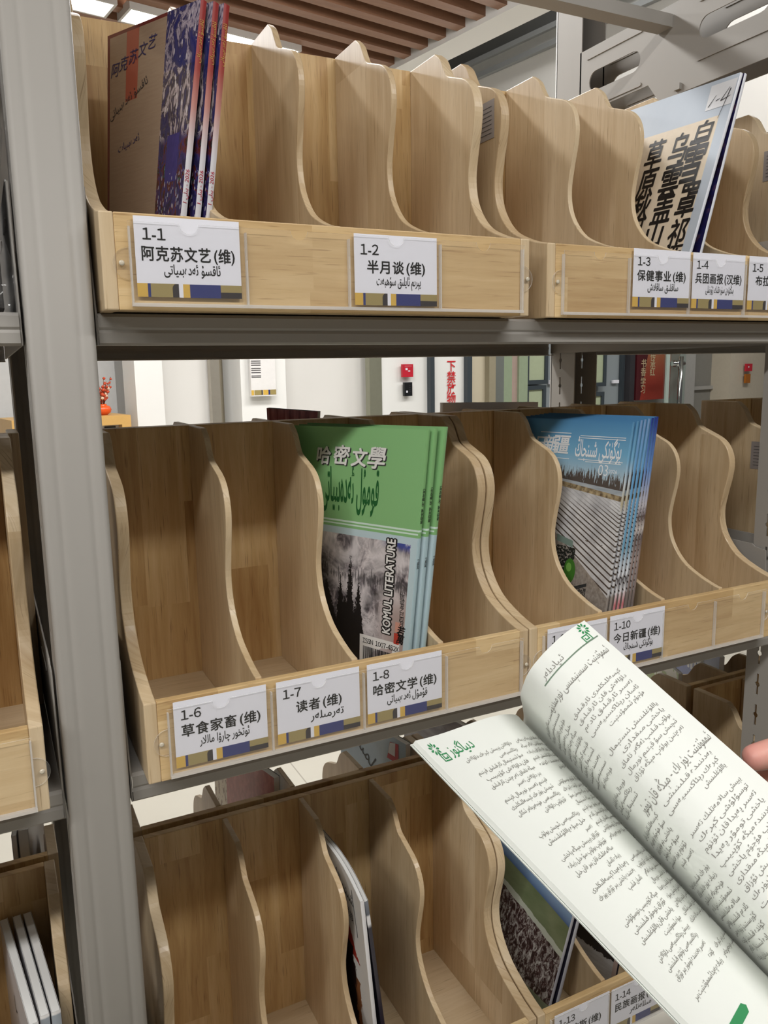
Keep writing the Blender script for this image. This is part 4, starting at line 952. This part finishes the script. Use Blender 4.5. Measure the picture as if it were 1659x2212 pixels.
magazine('pale blue magazine with a red triangle, leaning in the rear lower box', ((.404, .470, -.5325), (.408, .470, -.216), (.438, .290, -.5325), (.440, .290, -.216)), .010, SCOV, ADARK, None,
         [(tri_, .90, .87, RED, .0004, 0), (tri2, .88, .885, WHITE, .0007, 0), (ctext(tgeo(ug('ئاسمان'), .034, .004)), .42, .82, INK2, .0004, .6)])
GYC = cover('grey_photo_cover', lambda k, s, t: k.ramp(k.noise(k.xyz(k.mul(s, 3.0), k.mul(t, 12.0)), 1, 4), [(.35, rgb(120, 116, 128)), (.6, rgb(170, 166, 176)), (.75, rgb(206, 204, 206))]), .3)
magazine('grey photo magazine standing in the rear lower box behind the held open magazine', ((.530, .470, -.5325), (.534, .470, -.222), (.562, .290, -.5325), (.564, .290, -.222)), .010, GYC, ADARK)
NAVY = cover('navy_cover', lambda k, s, t: k.mix(k.noise(k.xyz(s, t), 6, 3), rgb(44, 62, 120), rgb(60, 80, 142)), .3)
magazine('navy magazine with white Latin capitals seen under the middle shelf at the right', ((1.196, .470, -.5325), (1.198, .470, -.200), (1.126, .290, -.5325), (1.128, .290, -.200)), .010, NAVY, ADARK, None,
         [(ctext(heavy(tgeo('MIN', .055), .002)), .45, .86, WHI, .0004, 0)])
magazine('navy magazine in the rear lower box left of the grey upright', ((-.098, .470, -.5325), (-.098, .470, -.210), (-.118, .300, -.5325), (-.118, .300, -.210)), .006, NAVY, ADARK)
magazine('thick white magazine in the rear lower box left of the grey upright', ((-.088, .472, -.5325), (-.088, .472, -.205), (-.110, .300, -.5325), (-.110, .300, -.205)), .012, WC2, WSP)
magazine('green and white magazine seen under the middle shelf left of the navy one', ((1.092, .470, -.5325), (1.094, .470, -.212), (1.018, .290, -.5325), (1.020, .290, -.212)), .008,
         cover('leaf_cover', lambda k, s, t: k.mix(k.gt(k.noise(k.xyz(k.mul(s, 9.0), k.mul(t, 9.0)), 1, 4), .52), rgb(226, 226, 216), rgb(136, 164, 70)), .3), WSP)
magazine('dark crimson magazine rising above the rear middle box', ((.262, .350, -.0170), (.255, .345, .3085), (.285, .300, -.0170), (.318, .310, .3025)), .010,
         cover('crimson_cover', lambda k, s, t: k.ramp(k.noise(k.xyz(k.mul(s, 12.0), k.mul(t, 3.0)), 1, 4), [(.35, rgb(120, 48, 58)), (.6, rgb(186, 116, 122)), (.7, rgb(214, 170, 174))]), .2, .5), ADARK)  # ramp lifted for the dim spot, pale stops paint in highlights
magazine('white magazine rising above the rear middle box by the warning characters', ((.545, .36, -.0170), (.552, .36, .3050), (.72, .35, -.0170), (.735, .355, .3000)), .010, cover('white_gloss_cover', lambda k, s, t: k.mix(k.noise(k.xyz(s, t), 6, 3), rgb(244, 242, 244), rgb(252, 250, 252)), .2, .5), WSP)

# dark plastic-wrapped bundle on the upper shelf left of the upright
th = thing('wrapped_bundle', 'dark bundle wrapped in shiny clear plastic left of the grey upright', 'bundle', (-.19, .12, .4141)); o0 = th.location.copy()
mb = MB(); mb.box(-.30, -.076, .06, .24, .4141, .76, plain('dark_wrap', 44, 40, 38, .5)); mb.build('stack', th, o0, bevel=.004)
mb = MB(); random.seed(5)
jit = [[random.uniform(-.010, .010) for _ in range(15)] for _ in range(25)]
def film(u, v):
    i, j = min(14, int(u * 14 + .5)), min(24, int(v * 24 + .5)); wd = .055 * (1 - .75 * max(0, v - .45) / .55)
    return Vector((-.070 - wd * (1 - u) + .004 * math.sin(9 * v), .045 + jit[j][i] + .02 * math.sin(6 * u + 4 * v), .416 + .165 * v))
mb.grid(film, 14, 24, FILM); mb.build('plastic_film', th, o0)

# ------------------------------------------------------------------ the open magazine held up to the shelf
A_, B_ = Vector((.1461, -.2746, .1070)), Vector((.3047, -.1933, .0573))
D_, S2_ = Vector((.2226, -.4944, -.0089)), Vector((.1654, -.8864, -.4324))
AD, NU = Vector((.8573, .4394, -.2682)), Vector((.4225, -.3030, .8542))       # across the left page, and up off it
HP = .27
E_ = B_ + S2_ * HP; D_ = A_ + (D_ - A_) * (HP / .26)
def left(s, t, h=0.0):                                      # s 0 outer edge .. 1 gutter, t 0 head .. 1 foot
    p = A_.lerp(B_, s).lerp(D_.lerp(E_, s), t)
    return p + NU * (h + .016 * max(0.0, math.sin(math.pi * min(1.0, max(0.0, s * 1.02)))) ** 1.3 * max(0.0, s) - .012 * max(0, s - .86) / .14)
PROF = [(0, -.010), (-.010, .000), (-.0334, .0160), (-.0505, .0270), (-.0605, .0390), (-.0668, .0500), (-.0677, .0583), (-.0655, .0670), (-.0620, .0742), (-.0480, .0911), (-.0253, .1042)]
PR = spline(PROF, 5)
acc = [0.0]
for p, q in zip(PR, PR[1:]): acc.append(acc[-1] + math.hypot(q[0] - p[0], q[1] - p[1]))
def prof(w):
    d = w * acc[-1]
    for i in range(len(acc) - 1):
        if d <= acc[i + 1] or i == len(acc) - 2:
            f = (d - acc[i]) / (acc[i + 1] - acc[i]); p, q = PR[i], PR[i + 1]
            x, y = p[0] + (q[0] - p[0]) * f, p[1] + (q[1] - p[1]) * f
            tx, ty = q[0] - p[0], q[1] - p[1]; l = math.hypot(tx, ty)
            return x, y, -ty / l, tx / l
def right(w, t, h=0.0):                                     # w 0 gutter .. 1 outer edge; +h off the printed side
    x, y, nx, ny = prof(w)
    return B_ + S2_ * (HP * t) + AD * (x + nx * h) + NU * (y + ny * h)
om = thing('open_magazine', 'open magazine with cream pages of green-headed Uyghur text, held before the shelves', 'magazine', E_); o0 = E_.copy()
mb = MB()
mb.grid(lambda u, v: left(u, v), 24, 10, BOOKP); mb.grid(lambda u, v: left(u, v, -.0035), 24, 10, BOOKP, flip=True)
mb.grid(lambda u, v: left(0, v, -.0035 * u), 3, 10, BOOKP, smooth=False); mb.grid(lambda u, v: left(u, 0, -.0035 * v), 24, 3, BOOKP, smooth=False); mb.grid(lambda u, v: left(u, 1, -.0035 * v), 24, 3, BOOKP, smooth=False)
lp = mb.build('left_pages', om, o0)
mb = MB(); mb.grid(lambda u, v: left(u * 1.0 - .006, v * 1.0 - .004, -.0042), 20, 10, BOOKP); mb.grid(lambda u, v: left(u - .006, v - .004, -.0048), 20, 10, BOOKP, flip=True); mb.build('cover', om, o0)
def slab(mb, h0, h1, m, ext=1.0):
    mb.grid(lambda u, v: right(u * ext, v, h0), 60, 12, m); mb.grid(lambda u, v: right(u * ext, v, h1), 60, 12, m, flip=True)
    mb.grid(lambda u, v: right(u * ext, 0, h0 + (h1 - h0) * v), 60, 1, m, smooth=False); mb.grid(lambda u, v: right(u * ext, 1, h0 + (h1 - h0) * v), 60, 1, m, smooth=False); mb.grid(lambda u, v: right(ext, v, h0 + (h1 - h0) * u), 1, 12, m, smooth=False)
# the printed side of the turned leaf is the one facing the reader
tp = right(.6, .3, .001) - right(.6, .3); SG = 1 if tp.dot(CAM - right(.6, .3)) > 0 else -1
mb = MB(); slab(mb, 0, -SG * .0022, BOOKP); rp = mb.build('right_pages', om, o0)
WORDS = ('ياللۇغلىنىش زىيادە مىقدارى كېسەللىكلىرى يۈرەك مېڭە قان تومۇر قىلىنىشى سىستېمىسى نورمال ئىممۇنىتېت رېئاكسىيەسى پەيدا بولۇپ ھۈجەيرىلەر ھۇجۇم قىلىپ خىل كۆپىيىپ ئۈزۈلۈپ توسۇلۇشى '
         'ئەگەر ئادەم بەدىنىدە بىر ئۇزاق ۋاقىت داۋالاش كېرەك ئىستېمال مېۋە سۇ ئىچىش تاماق يېيىش سالامەتلىك كۈندە ئىككى قېتىم ئارقىلىق تەسىر كۆرسىتىدۇ ئاسان تەرەپتىن ياخشى ئۈنۈم بىلەن').split()
random.seed(11)
wc = {}
def wgeo(w_):
    if w_ not in wc: wc[w_] = tgeo(ug(w_), 1.0, .004, 0, 1.0, 1)
    return wc[w_]
def line(width, size, last=False):
    V, F = [], []; x = 0.0; ws = []
    tot = 0
    target = width * (random.uniform(.35, .8) if last else 1)
    while True:
        g = wgeo(random.choice(WORDS)); l = (g[2][1] - g[2][0]) * size
        if tot + l > target and ws: break
        ws.append(g); tot += l + size * .30
    gap = size * .30; kx = 1.0
    if not last and len(ws) > 1: kx = min(1.45, (width - gap * (len(ws) - 1)) / (tot - gap * len(ws)))
    x = width
    for g in ws:
        l = (g[2][1] - g[2][0]) * size * kx; x -= l; b = len(V)
        V += [(x + (px - g[2][0]) * size * kx, py * size * .86) for px, py in g[0]]; F += [tuple(i + b for i in t) for t in g[1]]; x -= gap
    return V, F, 0
WL = (B_ - A_).length; WR = acc[-1]
mbl, mbr = MB(), MB()
def put_l(g, s0, t0, m=PINK): mbl.text(g, lambda x, y: left(s0 + x / WL, t0 - y / HP, .0003), m)
def put_r(g, w0, t0, m=PINK): mbr.text(g, lambda x, y: right(w0 + x / WR, t0 - y / HP, SG * .0003), m)
for col in (0, 1):
    s0, wd = ((.17, .35), (.565, .36))[col]
    for i in range(31):
        if (i + col * 4) % 11 == 10: continue
        put_l(line(wd * WL, .0052, (i + col * 4) % 11 == 9 or (col == 0 and i % 4 == 1)), s0, .105 + i * .0232)
    w0, wd = ((.19, .33), (.565, .34))[col]
    for i in range(38):
        if col == 1 and i < 3: continue
        if (i + col * 3) % 12 == 11 or (col == 1 and i in (14, 15, 16)) or (col == 0 and i in (15, 16)): continue
        put_r(line(wd * WR, .0054, (i + col * 3) % 12 == 10), w0, .125 + i * .0225)
# page headings
g = tgeo(ug('ئىممۇنىتېت سىستېمىسى نورمىدىن'), .0098, .0); put_r(([(x * .075 / (g[2][1] - g[2][0]), y) for x, y in g[0]], g[1], 0), .50, .125)
g = tgeo(ug('ئىممۇنىتېت يۈرەك - مېڭە قان تومۇر'), .0098, .0); put_r(([(x * .085 / (g[2][1] - g[2][0]), y) for x, y in g[0]], g[1], 0), .46, .482)
RULE = plain('grey_green_rule', 110, 132, 112, .6)
for i in range(24): put_r(rect(.066 / 24, .0011), .58 + i * .066 / 24 / WR, .068, RULE)
g = tgeo(ug('ئىپادىلەر'), .0075, .0); put_r(g, .60, .056)
def leafmark(put, s0, t0):
    for a in range(9):
        an = a * 2 * math.pi / 9
        put(shape_geo([(0.0016 * math.cos(an), .0016 * math.sin(an)), (.0045 * math.cos(an - .25), .0045 * math.sin(an - .25)), (.0062 * math.cos(an), .0062 * math.sin(an)), (.0045 * math.cos(an + .25), .0045 * math.sin(an + .25))]), s0, t0, PGREEN)
    for x0, y0, w_, h_ in ((-.0005, -.012, .001, .008), (.001, -.012, .008, .001), (.008, -.012, .001, .007), (.002, -.006, .007, .001), (.002, -.010, .001, .004), (.003, -.0100, .004, .001), (.006, -.010, .001, .0025)):
        put(shape_geo([(x0, y0), (x0 + w_, y0), (x0 + w_, y0 + h_), (x0, y0 + h_)]), s0, t0, PGREEN)
leafmark(put_l, .060, .040)
leafmark(lambda g, s, t, m: put_r(([(-x, y) for x, y in g[0]], g[1], 0), s, t, m), .945, .022)
g = tgeo(ug('دىياگنوز'), .0130, .004); put_l(([(x * .8, y) for x, y in g[0]], g[1], 0), .130, .072, PGREEN)
mk = shape_geo([(0, 0), (.030, 0), (.034, .0028), (.030, .0056), (0, .0056)]); put_l(mk, .22, .890, PGREEN)
g = tgeo('110', .0045, .006); put_l(g, .285, .885, WHITE)
mbl.build('left_text', om, o0); mbr.build('right_text', om, o0)

# ------------------------------------------------------------------ the hand behind the turned page
SKIN = None
k = NB('skin'); nz = k.noise(k.coord(), 90, 4); n2 = k.noise(k.coord(), 14, 3)
c = k.mix(nz, rgb(206, 152, 136), rgb(224, 176, 160)); c = k.mix(k.step(n2, .45, .7), c, rgb(214, 148, 138)); k.bump(nz, .25, .0006)
SKIN = k.fin(c, .48, spec=.4); k.b.inputs['Subsurface Weight'].default_value = .12; k.b.inputs['Subsurface Radius'].default_value = (.01, .004, .002); k.b.inputs['Subsurface Scale'].default_value = .4
NAIL = plain('finger_nail', 222, 176, 162, .25, coat=.3)
def ray(u, v): return fw + rt * ((u - 810.94) / 1704.23) - up * ((v - 1082.81) / 1704.23)
tipp = CAM + ray(1606, 1643) * .562                          # fingertip just behind the page edge
hx, hz = rt, NU
hand_o = tipp + rt * .125 + up * -.012 + fw * .010
V, Ed, Rd = [], [], []
def chain(pts, rad, root=None):
    prev = root
    for p, r in zip(pts, rad):
        V.append(p); Rd.append(r); i = len(V) - 1
        if prev is not None: Ed.append((prev, i))
        prev = i
    return prev
palm = hand_o
chain([palm], [.026])
wrist = palm + rt * .055 - up * .035 - fw * .01
el = palm + rt * .20 - up * .16 - fw * .16
chain([palm + rt * .028 - up * .015, wrist, wrist.lerp(el, .4), el], [.029, .027, .034, .042], 0)
def finger(base, dirs, lens, rad):
    pts = [base]; p = base
    for d, l in zip(dirs, lens): p = p + d.normalized() * l; pts.append(p)
    chain(pts, rad, 0)
    return pts
# index finger: its tip is the one that shows
k1 = palm - rt * .030 + up * .022
ix = [k1, k1.lerp(tipp, .42) + up * .004, k1.lerp(tipp, .74) + up * .003, tipp]
chain(ix, [.0135, .0115, .0108, .0092], 0)
for dz, l, dr in ((.000, .046, .0), (-.022, .042, .006), (-.042, .034, .014)):
    b0 = palm - rt * (.030 - dr) + up * dz + fw * .002
    finger(b0, [-rt + fw * .05 - up * .15, -rt * .9 + fw * .25 - up * .2, -rt * .8 + fw * .45 - up * .2], [l, l * .62, l * .48], [.0128, .0110, .0102, .0085])
th0 = palm + rt * .012 + up * .010 - fw * .018
finger(th0, [-rt * .6 + up * .25 - fw * .75, -rt * .9 + up * .1 - fw * .25, -rt - fw * .05], [.036, .030, .024], [.0155, .0135, .0120, .0100])
me = bpy.data.meshes.new('person'); po = bpy.data.objects.new('person', me); COL.objects.link(po); po.location = palm
me.from_pydata([tuple(v - palm) for v in V], Ed, []); me.materials.append(SKIN)
sk = po.modifiers.new('skin', 'SKIN'); sk.use_smooth_shade = True; sk.branch_smoothing = .6
for i, r in enumerate(Rd): me.skin_vertices[0].data[i].radius = (r, r)
me.skin_vertices[0].data[0].use_root = True
sb = po.modifiers.new('smooth', 'SUBSURF'); sb.levels = 2; sb.render_levels = 2
tag(po, "person's right hand gripping the open magazine, one fingertip showing past the page", 'person')
bpy.context.view_layer.update()
